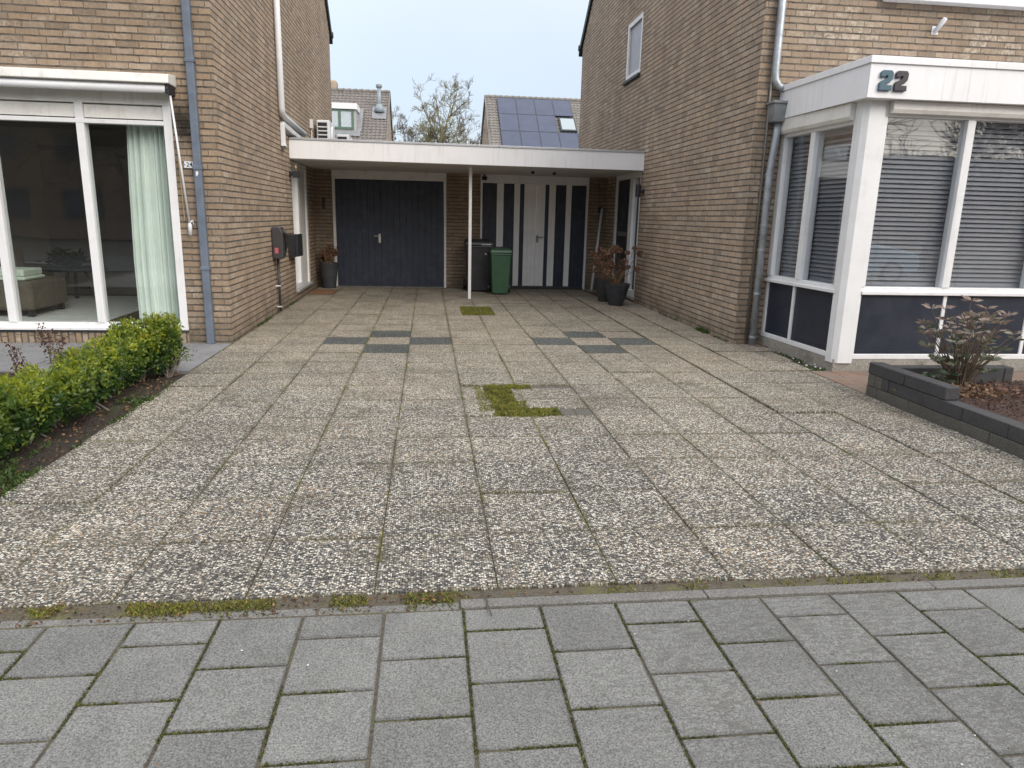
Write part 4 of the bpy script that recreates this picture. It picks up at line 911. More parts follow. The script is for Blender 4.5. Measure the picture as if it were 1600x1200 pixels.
rough_sheet('planter_soil', 4.0, 5.9, 2.75, 5.66, .13, .014, M['soil2'], 70, 4)
M['rhod'] = leaf_mat('purple green leaf', [(0, (.055, .10, .045)), (.3, (.12, .145, .09)), (.5, (.21, .165, .135)), (.8, (.30, .205, .175)), (1, (.27, .09, .095))], .36, .2)
shb = thing('shrub', 'small evergreen shrub with purplish green whorled leaves in the raised bed', 'shrub', (4.45, 5.32, .14))
rg = np.random.default_rng(17); ms = MB(); Q = []; K = []
tips = [(4.40, 5.30, .90), (4.10, 5.35, .83), (4.77, 5.32, .79), (4.05, 5.33, .62), (4.08, 5.38, .70), (4.93, 5.4, .61), (4.86, 5.3, .58), (4.08, 5.3, .52)]
for k in range(64):
    a = rg.uniform(0, 2*math.pi); z = .2+.62*rg.random()**.85; R_ = .17+.19*math.sin(min(1, (z-.15)/.5)*1.7)-.34*max(0, z-.58); r = R_*rg.random()**.5
    tips.append((4.45+r*math.cos(a)*1.05, 5.34+r*math.sin(a)*.85, z))
for (x, y, z) in tips:
    t = max(0, min(1, (z-.2)/.6)); b = Vector((4.44+rg.normal()*.03, 5.33+rg.normal()*.03, .13)); e = Vector((x, y, z))
    ms.tube([b, b.lerp(e, .5)+Vector((0, 0, .05)), e], [.007, .0045, .0025], 5)
    n = int(rg.integers(6, 10)); aa = np.linspace(0, 2*math.pi, n, endpoint=False)+rg.random()*3
    D = np.stack([np.cos(aa), np.sin(aa), rg.uniform(.05, .5, n)], 1); P = np.tile(np.array([x, y, z]), (n, 1))+D*.004
    Q.append(leafq(P, D, rg.uniform(.06, .10, n), rg.uniform(.024, .034, n), rg, .12)); K.append(np.clip(rg.normal(.08+.52*t, .13, n), 0, 1))
ms.build('stem', M['twig'], shb); quads('foliage', np.concatenate(Q), M['rhod'], np.concatenate(K), parent=shb)
# dead leaves and mulch bits in the planter
M['mulch'] = leaf_mat('mulch bits', [(0, (.035, .02, .015)), (.5, (.10, .055, .04)), (.8, (.17, .09, .055)), (1, (.27, .19, .10))], .9, 0)
n = 5200; P = np.stack([rg.uniform(4.03, 5.85, n), rg.uniform(2.8, 5.63, n), .135+rg.random(n)*.03], 1); D = rg.normal(size=(n, 3)); D[:, 2] *= .35
k1 = rg.random(n)*.75
n2 = 420; P2 = np.stack([4.4+rg.normal(size=n2)*.2, 5.2+rg.normal(size=n2)*.13, .15+rg.random(n2)*.07], 1); D2 = rg.normal(size=(n2, 3)); D2[:, 2] *= .5
o = quads('mulch', np.concatenate([leafq(P, D, rg.uniform(.012, .035, n), .012, rg), leafq(P2, D2, rg.uniform(.03, .055, n2), .022, rg)]), M['mulch'], np.concatenate([k1, .55+.45*rg.random(n2)])); o['kind'] = 'stuff'

# =================================================================== hedge and dead stalks
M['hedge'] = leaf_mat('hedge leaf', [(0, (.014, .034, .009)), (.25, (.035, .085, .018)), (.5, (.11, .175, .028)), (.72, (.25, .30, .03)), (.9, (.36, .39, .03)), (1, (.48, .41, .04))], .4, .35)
hg = thing('hedge', 'low clipped yellow green hedge along the left edge of the driveway', 'hedge', (-2.6, 5.2, 0))
rg = np.random.default_rng(5); Q = []; K = []; ms = MB()
lumps = []
y = 3.55; k = 0
while y < 6.85:
    lumps.append((-2.61+rg.normal()*.03, y, .24+rg.normal()*.03, .20+rg.normal()*.02, .38+rg.normal()*.04)); y += .37+rg.normal()*.03; k += 1
lumps += [(-2.42, 6.72, .14, .16, .51), (-2.62, 6.6, .2, .2, .48), (-2.58, 4.05, .2, .2, .43)]
for (cx, cyy, rx, ry, h) in lumps:
    nt = int(500*rg.uniform(.75, 1.15))
    u = rg.normal(size=(nt, 3)); u /= np.linalg.norm(u, axis=1, keepdims=True)
    u = np.sign(u)*np.abs(u)**.7; rr = rg.uniform(.62, 1.06, (nt, 1))
    c = np.array([cx, cyy, h*.55]); P = c+u*rr*np.array([rx, ry*1.15, h*.47]); P = P[P[:, 2] > .04]; nt = len(P)
    out = (P-c)/np.array([rx, ry, h*.5]); out /= np.linalg.norm(out, axis=1, keepdims=True)+1e-6
    ax = out*.7+np.array([0, 0, .75])+rg.normal(size=(nt, 3))*.35; ax /= np.linalg.norm(ax, axis=1, keepdims=True)
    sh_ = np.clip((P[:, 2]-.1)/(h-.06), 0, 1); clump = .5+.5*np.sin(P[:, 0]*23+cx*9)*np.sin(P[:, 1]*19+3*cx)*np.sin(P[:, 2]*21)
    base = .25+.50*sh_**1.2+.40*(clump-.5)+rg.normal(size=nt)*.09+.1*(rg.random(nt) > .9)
    for j in range(8):
        D = ax*rg.uniform(.25, 1.1)+rg.normal(size=(nt, 3))*.6
        Pj = P+ax*rg.uniform(-.03, .03, (nt, 1))+rg.normal(size=(nt, 3))*.006
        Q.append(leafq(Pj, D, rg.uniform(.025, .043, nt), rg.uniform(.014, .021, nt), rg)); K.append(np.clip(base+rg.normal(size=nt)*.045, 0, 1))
    for j in range(9):
        b = Vector((cx+rg.normal()*.05, cyy+rg.normal()*.06, -.02)); e = Vector((cx+rg.uniform(-.7, .7)*rx, cyy+rg.uniform(-.7, .7)*ry, h*rg.uniform(.5, .85))); ms.tube([b, b.lerp(e, .5)+Vector(rg.normal(size=3)*.015), e], [.007, .005, .002], 5)
for j in range(46):
    cx, cyy, rx, ry, h = lumps[int(rg.integers(0, len(lumps)))]
    b = Vector((cx+rg.uniform(-.8, .8)*rx, cyy+rg.uniform(-.9, .9)*ry, h*.75)); e = b+Vector((rg.normal()*.05, rg.normal()*.05, h*.25+rg.uniform(.02, .07)))
    ms.tube([b, e], [.003, .0015], 4); n = 14; tt = rg.uniform(.3, 1.05, n)[:, None]; P = np.array(b)*(1-tt)+np.array(e)*tt+rg.normal(size=(n, 3))*.008
    Q.append(leafq(P, rg.normal(size=(n, 3))+np.array([0, 0, .7]), .028, .013, rg)); K.append(rg.uniform(.5, .95, n))
for j in range(26):     # bare side twigs low on the driveway side
    cx, cyy, rx, ry, h = lumps[int(rg.integers(0, len(lumps)))]
    b = Vector((cx+.06, cyy+rg.uniform(-.9, .9)*ry, .02)); e = b+Vector((rx*rg.uniform(.3, .75), rg.uniform(-.06, .06), rg.uniform(.06, .22))); ms.tube([b, b.lerp(e, .5)+Vector((0, 0, .03)), e], [.005, .004, .002], 4)
    n = 9; P = np.array(e)+rg.normal(size=(n, 3))*.022; Q.append(leafq(P, rg.normal(size=(n, 3))+np.array([.3, 0, .5]), .028, .013, rg)); K.append(rg.uniform(.25, .8, n))
for j in range(9):
    b = Vector((-2.36+rg.normal()*.02, 6.62+rg.normal()*.02, -.02)); e = b+Vector((rg.normal()*.11+.03, rg.normal()*.09, rg.uniform(.18, .34))); ms.tube([b, b.lerp(e, .5)+Vector((0, 0, .02)), e], [.006, .0045, .002], 5)
    n = 16; P = np.array(b.lerp(e, .85))+rg.normal(size=(n, 3))*.028; Q.append(leafq(P, rg.normal(size=(n, 3))+np.array([0, 0, .6]), .026, .012, rg)); K.append(rg.uniform(.35, .75, n))
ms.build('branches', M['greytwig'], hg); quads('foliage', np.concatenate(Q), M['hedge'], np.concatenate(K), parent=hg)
M['brownleaf'] = leaf_mat('dead brown leaf', [(0, (.05, .025, .02)), (1, (.15, .075, .055))], .9, .1)
STK = [(-3.50, 7.0, .37, 'tallest dead brown stalk standing behind the hedge below the window mullion'), (-3.78, 6.3, .47, 'dead brown stalk rising to the sill, left one of a close pair'), (-3.60, 6.2, .46, 'dead brown stalk rising to the sill, right one of a close pair'), (-3.93, 6.0, .42, 'short dead brown stalk at the left picture edge'), (-3.64, 5.9, .39, 'dead brown stalk between the picture edge and the close pair'), (-3.45, 6.35, .36, 'low dead brown stalk right of the close pair of stalks'), (-3.64, 7.2, .37, 'thin dead twig just left of the tallest stalk')]
for (x, y, h, lab) in STK:
    s = thing('dead_stalk', lab, 'dead plant', (x, y, 0), 'dead stalks in the left bed'); ms = MB(); Q = []; K = []
    for j in range(3):
        Q = []; K = []
        b = Vector((x+rg.normal()*.02, y+rg.normal()*.02, -.03)); e = Vector((x+rg.normal()*.06, y+rg.normal()*.06, h*rg.uniform(.8, 1))); md = b.lerp(e, .5)+Vector(rg.normal(size=3)*.02); ms.tube([b, md, e], [.004, .003, .002], 5)
        for t in np.linspace(.35, 1, 7):
            p = np.array(b.lerp(e, t)); n = 5; Q.append(leafq(p+rg.normal(size=(n, 3))*.016, rg.normal(size=(n, 3)), .03, .018, rg)); K.append(rg.random(n))
        quads('dry_leaves', np.concatenate(Q), M['brownleaf'], np.concatenate(K), parent=s)
    ms.build('stem', M['twig'], s)

# =================================================================== moss, weeds, litter (uncountable)
M['moss'] = leaf_mat('moss tuft', [(0, (.055, .06, .018)), (.4, (.14, .152, .030)), (.75, (.27, .26, .045)), (1, (.36, .28, .09))], .9, .2)
M['weed'] = leaf_mat('weed leaf', [(0, (.03, .06, .015)), (1, (.10, .15, .035))], .6, .25)
Q = []; K = []; rg = np.random.default_rng(8)
def tufts(P, L, W, kk):
    n = len(P); D = rg.normal(size=(n, 3))*.8; D[:, 2] = np.abs(D[:, 2])+.35; Q.append(leafq(P, D, rg.uniform(L*.6, L*1.4, n), W, rg)); K.append(np.clip(kk+rg.normal(size=n)*.2, 0, 1))
def area(x0, x1, y0, y1, n, z=-.012, L=.014, W=.008, kk=.55, thr=0):
    P = np.stack([rg.uniform(x0, x1, n), rg.uniform(y0, y1, n), np.full(n, z)], 1)
    P[:, :2] += rg.normal(size=(n, 2))*.0025
    if thr: 
        v = np.sin(P[:, 0]*7.1+P[:, 1]*3)+np.sin(P[:, 0]*17.3+1)+.7*np.sin(P[:, 1]*11+P[:, 0]*2); P = P[v > thr]
    tufts(P, L, W, kk)
for (a, b, c, d, n) in ((.50, .90, 6.0, 6.16, 3600), (.50, .71, 5.36, 6.05, 6600), (.52, 1.02, 5.17, 5.38, 4800)):
    P = np.stack([rg.uniform(a, b, n), rg.uniform(c, d, n), np.full(n, -.008)], 1); v = np.sin(P[:, 0]*31+P[:, 1]*13)+np.sin(P[:, 1]*37-P[:, 0]*9+1)+np.sin(P[:, 0]*67+P[:, 1]*53)*.8
    P = P[v > -1.35]; v = v[v > -1.35]; P[:, :2] += rg.normal(size=(len(P), 2))*.011*(rg.random((len(P), 1))**.5); P[:, 2] += np.clip(v, 0, 2)*.005; tufts(P, .015, .008, .38+.12*np.clip(v, -1, 1.6))
area(.53, .72, 5.5, 6.0, 900, -.004, .014, .009, .25)
for (a, b, c, d, n) in ((.40, .56, 5.3, 6.1, 1500), (.68, .84, 5.36, 5.6, 900), (.68, .80, 5.8, 6.08, 700), (.5, 1.06, 5.12, 5.22, 900), (.5, .95, 6.12, 6.20, 700)): area(a, b, c, d, n, -.002, .012, .007, .5, .35)
for k in range(26):      # little cushions
    x, y = ((.52+.2*rg.random(), 5.2+.9*rg.random()) if k < 15 else ((.55+.42*rg.random(), 5.2+.15*rg.random()) if k < 21 else (.53+.33*rg.random(), 6.03+.1*rg.random())))
    n = 170; r = .02+.03*rg.random(); rr = r*np.sqrt(rg.random(n)); aa = rg.random(n)*6.283
    tufts(np.stack([x+rr*np.cos(aa), y+rr*np.sin(aa), .012*(1-(rr/r)**2)], 1), .014, .008, .35+.4*rg.random())
for (a, b, c, d, n) in ((.53, 1.02, 10.82, 11.10, 1600), (.53, 1.02, 11.5, 11.81, 1700), (.53, .70, 11.1, 11.5, 700), (.86, 1.02, 11.1, 11.5, 700), (.53, 1.02, 10.82, 11.81, 1200)): area(a, b, c, d, n, -.008, .02, .012, .5)
area(-2.2, 3.8, 2.53, 2.60, 5200, -.012, .014, .006, .5, .25); area(-2.2, 0.1, 2.53, 2.60, 2400, -.010, .014, .007, .42, .1); area(-2.2, -.9, 2.50, 2.60, 1200, -.010, .018, .008, .6, .3); area(-2.2, .1, 2.48, 2.56, 1200, -.009, .013, .007, .25, .5)
for i in range(12):
    area(xs[i]-.005, xs[i]+.005, 2.62, 12, 5200 if i in (4, 5, 6, 7, 10) else 2600, -.011, .013, .006, .5, .2 if i in (4, 5, 6, 7, 10) else .7)
area(xs[10]-.012, xs[10]+.012, 2.62, 6.0, 3200, -.012, .012, .006, .45, -.6); area(xs[11]-.01, xs[11]+.012, 6.2, 12, 1500, -.012, .012, .006, .3)
for j in range(1, 22): area(-2.2, 3.7, Y0+PY*j-.005, Y0+PY*j+.005, 1300, -.011, .011, .006, .5, .7)
for i in range(-6, 11): area(-.171+.3005*i-.004, -.171+.3005*i+.004, .9, 2.47, 1000, -.010, .009, .005, .12, -.2)
for i in range(-6, 11):
    x0 = -.171+.3005*i
    for k in range(6):
        yj = 2.466-(.15 if i % 2 else .3005)-.3005*k; area(x0, x0+.3, yj-.004, yj+.004, 280, -.010, .009, .005, .18, -.2)
o = quads('moss', np.concatenate(Q), M['moss'], np.concatenate(K)); o['kind'] = 'stuff'
Q = []; K = []
area(3.92, 4.12, 6.75, 7.7, 520, -.01, .028, .012, .4, .1); area(-2.24, -2.2, 8.5, 12.4, 700, 0, .025, .012, .4, .6); area(3.69, 3.735, 8.3, 12, 500, .01, .03, .014, .5, 1.0); area(3.70, 3.735, 9.0, 9.35, 140, .01, .07, .02, .6)
area(-2.42, -2.20, 3.3, 5.8, 2600, -.010, .03, .014, .45, .1); area(-2.30, -2.17, 3.3, 6.6, 1200, -.004, .02, .010, .55, .7); area(-3.3, -2.3, 3.0, 4.4, 1800, -.012, .035, .016, .45, .3); area(4.95, 5.15, 5.05, 5.2, 160, .15, .05, .02, .9)
o = quads('weeds', np.concatenate(Q), M['weed'], np.concatenate(K)); o['kind'] = 'stuff'
Q = []; K = []; 
def litter(x0, x1, y0, y1, n, z, L=.03): 
    P = np.stack([rg.uniform(x0, x1, n), rg.uniform(y0, y1, n), np.full(n, z)], 1); D = rg.normal(size=(n, 3)); D[:, 2] *= .25; Q.append(leafq(P, D, rg.uniform(L*.5, L*1.3, n), L*.5, rg)); K.append(rg.random(n))
litter(-3.2, -2.25, 3.2, 6.8, 1500, -.008); litter(-2.0, 3.5, 2.53, 2.62, 260, .0, .02); litter(-2.0, .1, 2.47, 2.6, 260, -.004, .02); litter(-7, -2.6, 5.5, 6.8, 1500, -.008); litter(-1.4, 1.8, 1.2, 2.45, 18, .0, .014); litter(3.95, 4.15, 8.0, 8.2, 60, .01, .05); litter(3.3, 3.7, 14, 14.9, 40, .01, .04)
M['litter'] = leaf_mat('fallen leaf', [(0, (.04, .022, .014)), (.6, (.14, .075, .04)), (1, (.26, .17, .08))], .9, 0)
o = quads('fallen_leaves', np.concatenate(Q), M['litter'], np.concatenate(K)); o['kind'] = 'stuff'
m = MB(); rg = np.random.default_rng(3)
for k in range(16):
    c = (rg.uniform(3.98, 4.12), rg.uniform(6.7, 7.75), .01) if k < 7 else (rg.uniform(-1.3, 1.7), rg.uniform(1.3, 2.45), -.001)
    r = rg.uniform(.006, .014) if k < 7 else rg.uniform(.002, .0045)
    m.lathe([(.001, 0), (r, r*.3), (r*.8, r), (.001, r*1.2)], c, 6)
o = m.build('pebbles', M['greyframe']); o['kind'] = 'stuff'
m = MB(); m.tube([(.235, 2.40, .004), (.222, 2.50, .012), (.215, 2.62, .008)], [.002, .003, .002], 5)
tag(m.build('twig', M['bark'], None, (.22, 2.5, 0)), 'thin dark twig lying across the kerb between slabs and pavement', 'twig')
# =================================================================== behind the garage
def tile_roof(hs, x0, x1, yr, zr, ye, ze, mat, pitchx=.21, row=.26):
    """wavy interlocking tiles: a stepped, corrugated sheet facing the camera"""
    m = MB(); L = math.hypot(yr-ye, zr-ze); n = int(L/row); nx = int((x1-x0)/pitchx*4)
    dy, dz = (ye-yr)/L, (ze-zr)/L; nyv, nzv = dz, -dy   # outward normal
    if nzv < 0: nyv, nzv = -nyv, -nzv
    for k in range(n):
        for e, lift in ((k*row, .015), ((k+1)*row, .042)):
            for i in range(nx+1):
                ph = (i % 4)/4*2*math.pi; h = lift+.02*math.cos(ph); x = x0+(x1-x0)*i/nx
                m.v.append((x, yr+dy*e+nyv*h, zr+dz*e+nzv*h))
    for k in range(n):
        for i in range(nx):
            a = (2*k)*(nx+1)+i; b = (2*k+1)*(nx+1)+i; m.f.append((a, a+1, b+1, b)); m.m.append(0)
            if k < n-1: c = (2*k+2)*(nx+1)+i; m.f.append((b, b+1, c+1, c)); m.m.append(0)
    rf = m.build('roof', mat, hs, fixn=False)
    m = MB(); x = x0
    while x < x1-.05: m.tube([(x, yr, zr+.02), (min(x+.33, x1), yr, zr+.045)], [.10, .115], 10); x += .33
    m.build('ridge_tile', mat, rf)
    return rf
YR, ZR = 42., 7.95; YE, ZE = 36.9, 3.9; YB = 47.1
def far_house(label, x0, x1, gable_side, mat):
    h = thing('terraced_house', label, 'house', ((x0+x1)/2, 42, 0), 'tile roofed houses behind the garage')
    m = MB(); g = x1 if gable_side > 0 else x0
    for x in (x0+.02, x1-.02): m.poly([(x, YE+.3, 0), (x, YB-.3, 0), (x, YB-.3, ZE), (x, YR, ZR-.05), (x, YE+.3, ZE+.2)])
    m.poly([(x0, YE+.3, 0), (x1, YE+.3, 0), (x1, YE+.3, ZE+.2), (x0, YE+.3, ZE+.2)]); m.poly([(x0, YB-.3, 0), (x1, YB-.3, 0), (x1, YB-.3, ZE), (x0, YB-.3, ZE)])
    m.build('wall', M['farwall'], h, fixn=False)
    rf = tile_roof(h, x0-.05, x1+.05, YR, ZR, YE, ZE, mat)
    m = MB(); m.hexa([(x0, YR, ZR-.1), (x1, YR, ZR-.1), (x1, YB, ZE-.1), (x0, YB, ZE-.1), (x0, YR, ZR), (x1, YR, ZR), (x1, YB, ZE), (x0, YB, ZE)]); m.build('rear_slope', mat, h)
    xg0, xg1 = (g-.02, g+.07) if gable_side > 0 else (g-.07, g+.02)
    m = MB(); m.hexa([(xg0, YE, ZE-.1), (xg1, YE, ZE-.1), (xg1, YR, ZR-.08), (xg0, YR, ZR-.08), (xg0, YE, ZE+.08), (xg1, YE, ZE+.08), (xg1, YR, ZR+.09), (xg0, YR, ZR+.09)])
    m.hexa([(xg0, YR, ZR-.08), (xg1, YR, ZR-.08), (xg1, YB, ZE-.1), (xg0, YB, ZE-.1), (xg0, YR, ZR+.09), (xg1, YR, ZR+.09), (xg1, YB, ZE+.08), (xg0, YB, ZE+.08)]); m.build('verge_board', M['verge2'], h)
    return h, rf
M['farwall'] = pm('pale brick gable', (.36, .29, .215), .9, .15, 3); M['verge2'] = pm('grey verge', (.16, .15, .14), .8, .15, 5)
h1, r1 = far_house('far house with brown tiled roof, dormer and metal flue, left behind the garage', -12, -2.07, 1, M['ctile'])
h2, r2 = far_house('far house with solar panels on its tiled roof, right behind the garage', 3.23, 13, -1, M['ctile2'])
slope = (ZR-ZE)/(YR-YE); zat = lambda y: ZR-(YR-y)*slope
# dormer on the left roof
yd = 38.9; m = MB(); m.box(-6.6, -3.62, yd, yd+3.0, 5.55, 6.62); M['dormerwall'] = pm('grey dormer cheek', (.42, .42, .41), .7, .1, 4); dm = m.build('dormer', M['dormerwall'], h1)
m = MB(); m.box(-6.65, -3.54, yd-.12, yd+3.0, 6.62, 6.9); m.build('dormer_roof', M['fascia'], dm)
M['greenframe'] = pm('green window frame', (.10, .17, .13), .6, .1); m = MB()
for (a, b) in ((-6.5, -6.38), (-5.4, -5.28), (-4.5, -4.36), (-3.84, -3.72)): m.box(a, b, yd-.05, yd-.004, 5.76, 6.58)
m.box(-6.5, -3.72, yd-.055, yd-.004, 5.66, 5.76); m.box(-6.5, -3.72, yd-.055, yd-.004, 6.52, 6.6); m.build('window_frame', M['greenframe'], dm)
M['farglass'] = pm('net curtained pane', (.50, .56, .60), .25, .12, 9); m = MB(); m.box(-6.4, -3.8, yd-.03, yd-.006, 5.74, 6.54); m.build('pane', M['farglass'], dm)
m = MB(); y2 = yd-.35; m.hexa([(-6.6, y2, zat(y2)+.09), (-3.4, y2, zat(y2)+.09), (-3.4, yd+.02, zat(yd)+.12), (-6.6, yd+.02, zat(yd)+.12), (-6.6, y2, zat(y2)+.11), (-3.4, y2, zat(y2)+.11), (-3.4, yd+.02, zat(yd)+.14), (-6.6, yd+.02, zat(yd)+.14)])
y3 = yd+1.6; m.hexa([(-3.62, yd, zat(yd)+.09), (-3.35, yd, zat(yd)+.09), (-3.35, y3, zat(y3)+.09), (-3.62, y3, zat(y3)+.09), (-3.62, yd, zat(yd)+.115), (-3.35, yd, zat(yd)+.115), (-3.35, y3, zat(y3)+.115), (-3.62, y3, zat(y3)+.115)])
M['lead'] = pm('lead flashing', (.22, .23, .245), .6, .2, 6); m.build('lead_flashing', M['lead'], dm)
M['fluem'] = pm('grey flue', (.26, .31, .35), .6, .15, 3); yf = 40.4; m = MB(); m.tube([(-2.52, yf, zat(yf)-.1), (-2.52, yf, zat(yf)+1.25)], .1, 14); m.tube([(-2.52, yf, zat(yf)+.05), (-2.52, yf, zat(yf)+.45)], [.3, .13], 14); fl = m.build('flue_pipe', M['fluem'], h1, smooth=True)
m = MB(); m.tube([(-2.52, yf, zat(yf)+1.25), (-2.52, yf, zat(yf)+1.32), (-2.52, yf, zat(yf)+1.42)], [.13, .17, .15], 14); m.build('flue_cap', M['lead'], fl)
m = MB(); y4 = yf-.55; m.hexa([(-2.9, y4, zat(y4)+.09), (-2.15, y4, zat(y4)+.09), (-2.15, yf+.3, zat(yf+.3)+.09), (-2.9, yf+.3, zat(yf+.3)+.09), (-2.9, y4, zat(y4)+.11), (-2.15, y4, zat(y4)+.11), (-2.15, yf+.3, zat(yf+.3)+.11), (-2.9, yf+.3, zat(yf+.3)+.11)]); m.build('flashing', M['lead'], fl)
m = MB(); m.box(-5.6, -4.9, 42.2, 42.9, 7.6, 8.55); m.build('chimney', M['farwall'], h1, bevel=.15, seg=3)
# solar panels, three rows of four with the roof window taking one place
t = NT('solar cell'); q = t.xyz(t.pos()); t.col(t.mix(t.rng(t.noise(2, 2), .3, .7), (.028, .04, .085), (.04, .055, .105))); t.rough(.16); M['solar'] = t.m
PW, PH = 1.03, 1.62; ux, uy, uz = 0, -(YR-YE), -(ZR-ZE); Ls = math.hypot(uy, uz); uy /= Ls; uz /= Ls; ny_, nz_ = uz, -uy
def sp(x, s, h): return (x, YR+uy*s+ny_*h, ZR+uz*s+nz_*h)
for r_ in range(3):
    for c_ in range(5):
        if r_ == 1 and c_ >= 3: continue
        if c_ == 4 and r_ != 2: continue
        xa, sa = 3.84+c_*PW, .22+r_*PH; xb, sb_ = xa+PW-.008, sa+PH-.008
        m = MB(); m.hexa([sp(xa, sa, .10), sp(xb, sa, .10), sp(xb, sb_, .10), sp(xa, sb_, .10), sp(xa, sa, .15), sp(xb, sa, .15), sp(xb, sb_, .15), sp(xa, sb_, .15)]); pn = m.build('solar_panel', M['solar'], h2)
        m = MB()
        for (a, b, c, d) in ((xa, xb, sa, sa+.025), (xa, xb, sb_-.025, sb_), (xa, xa+.025, sa+.025, sb_-.025), (xb-.025, xb, sa+.025, sb_-.025)): m.hexa([sp(a, c, .15), sp(b, c, .15), sp(b, d, .15), sp(a, d, .15), sp(a, c, .156), sp(b, c, .156), sp(b, d, .156), sp(a, d, .156)])
        m.build('panel_frame', M['panel'], pn)
m = MB(); xa, xb, sa, sb_ = 7.1, 8.0, 2.0, 3.25
m.hexa([sp(xa, sa, .05), sp(xb, sa, .05), sp(xb, sb_, .05), sp(xa, sb_, .05), sp(xa, sa, .15), sp(xb, sa, .15), sp(xb, sb_, .15), sp(xa, sb_, .15)]); rw = m.build('roof_window', M['verge'], h2)
m = MB(); m.hexa([sp(xa+.08, sa+.1, .15), sp(xb-.08, sa+.1, .15), sp(xb-.08, sb_-.1, .15), sp(xa+.08, sb_-.1, .15), sp(xa+.08, sa+.1, .16), sp(xb-.08, sa+.1, .16), sp(xb-.08, sb_-.1, .16), sp(xa+.08, sb_-.1, .16)])
t = NT('sky reflecting pane'); t.col((.36, .42, .44)); t.rough(.1); t.b.inputs['Metallic'].default_value = .6; M['skypane'] = t.m; m.build('pane', M['skypane'], rw)

# bare trees
def bare_tree(name, label, base, h, seed, mat, spread=.55, depth=5, trunk=.12, group='bare trees behind the garage', thin=1.0, kids=(3, 4), lean=(0, 0), minr=.008):
    rnd = random.Random(seed); tr_ = thing(name, label, 'tree', base, group); mt, mc = MB(), MB()
    def br(p, d, L, r, lev):
        n = 4; pts = [p]; q = p.copy(); dd = d.copy()
        for k in range(n):
            dd = (dd+Vector((rnd.gauss(0, .14), rnd.gauss(0, .14), rnd.gauss(.05, .08)))).normalized(); q = q+dd*L/n; pts.append(q.copy())
        rs = [max(minr, r*(1-.5*k/n)) for k in range(n+1)]
        (mt if lev == 0 else mc).tube(pts, rs, 8 if lev < 2 else (5 if lev < 3 else 3), cap=False)
        if lev >= depth: return
        for c in range(rnd.randint(*kids)+(1 if lev == 0 else 0)):
            k = rnd.randint(1 if lev else 2, n); s = pts[k]; ax = dd.orthogonal().normalized(); ax.rotate(Matrix.Rotation(rnd.uniform(0, 6.28), 3, dd))
            nd = (dd*(1-spread*rnd.uniform(.6, 1.2))+ax*spread*rnd.uniform(.8, 1.4)).normalized()
            br(s, nd, L*rnd.uniform(.55, .8), rs[k]*rnd.uniform(.5, .7)*thin, lev+1)
        br(pts[-1], dd, L*.7, rs[-1]*.8, lev+1)
    br(Vector(base), Vector((lean[0], lean[1], 1)).normalized(), h*.36, trunk, 0)
    mt.build('trunk', mat, tr_, fixn=False); mc.build('crown', mat, tr_, fixn=False)
    return tr_
M['barkfar'] = pm('far bark', (.19, .17, .14), .9, .3, 3); M['barkfarg'] = pm('far mossy bark', (.21, .19, .105), .9, .35, 2)
def twigs(mc, rnd, p, d, L, r, lev, depth, minr):
    """crooked fine branching"""
    n = 4; pts = [p]; q = p.copy(); dd = d.copy()
    for k in range(n):
        dd = (dd+Vector((rnd.gauss(0, .2), rnd.gauss(0, .2), rnd.gauss(.07, .12)))).normalized(); q = q+dd*L/n; pts.append(q.copy())
    mc.tube(pts, [max(minr, r*(1-.6*k/n)) for k in range(n+1)], 5 if lev < 1 else 3, cap=False)
    if lev >= depth: return
    for c in range(rnd.randint(3, 5)):
        k = rnd.randint(1, n); ax = dd.orthogonal().normalized(); ax.rotate(Matrix.Rotation(rnd.uniform(0, 6.28), 3, dd))
        twigs(mc, rnd, pts[k], (dd*.75+ax*rnd.uniform(.4, .95)).normalized(), L*rnd.uniform(.45, .75), r*(1-.6*k/n)*rnd.uniform(.5, .75), lev+1, depth, minr)
def limb_tree(label, base, top, limbs, seed, mat, L, depth=2, r0=.12, step=.42, minr=.008):
    rnd = random.Random(seed); t_ = thing('bare_tree', label, 'tree', base, 'bare trees behind the garage'); mt, mc = MB(), MB(); b = Vector(base); tp = Vector(top)
    mt.tube([b, b.lerp(tp, .5)+Vector((rnd.gauss(0, .05), 0, 0)), tp], [r0*1.25, r0, r0*.75], 8)
    for lm in limbs:
        P = [Vector(p) for p in lm]; fine = []
        for a, c in zip(P[:-1], P[1:]):
            m_ = max(2, int((c-a).length/.25))
            fine += [a.lerp(c, k/m_)+Vector((rnd.gauss(0, .025), rnd.gauss(0, .025), rnd.gauss(0, .02))) for k in range(m_)]
        fine.append(P[-1]); N = len(fine); rad = [max(minr*1.2, r0*.42*(1-k/(N-1))**.8) for k in range(N)]
        mc.tube(fine, rad, 6, cap=False); nxt = .3
        for k in range(1, N):
            d = (fine[k]-fine[k-1]).normalized(); t = k/(N-1)
            for c in range(1 if rnd.random() < .55 else 2):
                ax = d.orthogonal().normalized(); ax.rotate(Matrix.Rotation(rnd.uniform(0, 6.28), 3, d))
                if rnd.random() < step*2: twigs(mc, rnd, fine[k], (d*.6+ax*rnd.uniform(.5, 1)).normalized(), L*(1-.45*t)*rnd.uniform(.5, 1.2), rad[k]*.6, 0, depth, minr)
    mt.build('trunk', mat, t_, fixn=False); mc.build('crown', mat, t_, fixn=False)
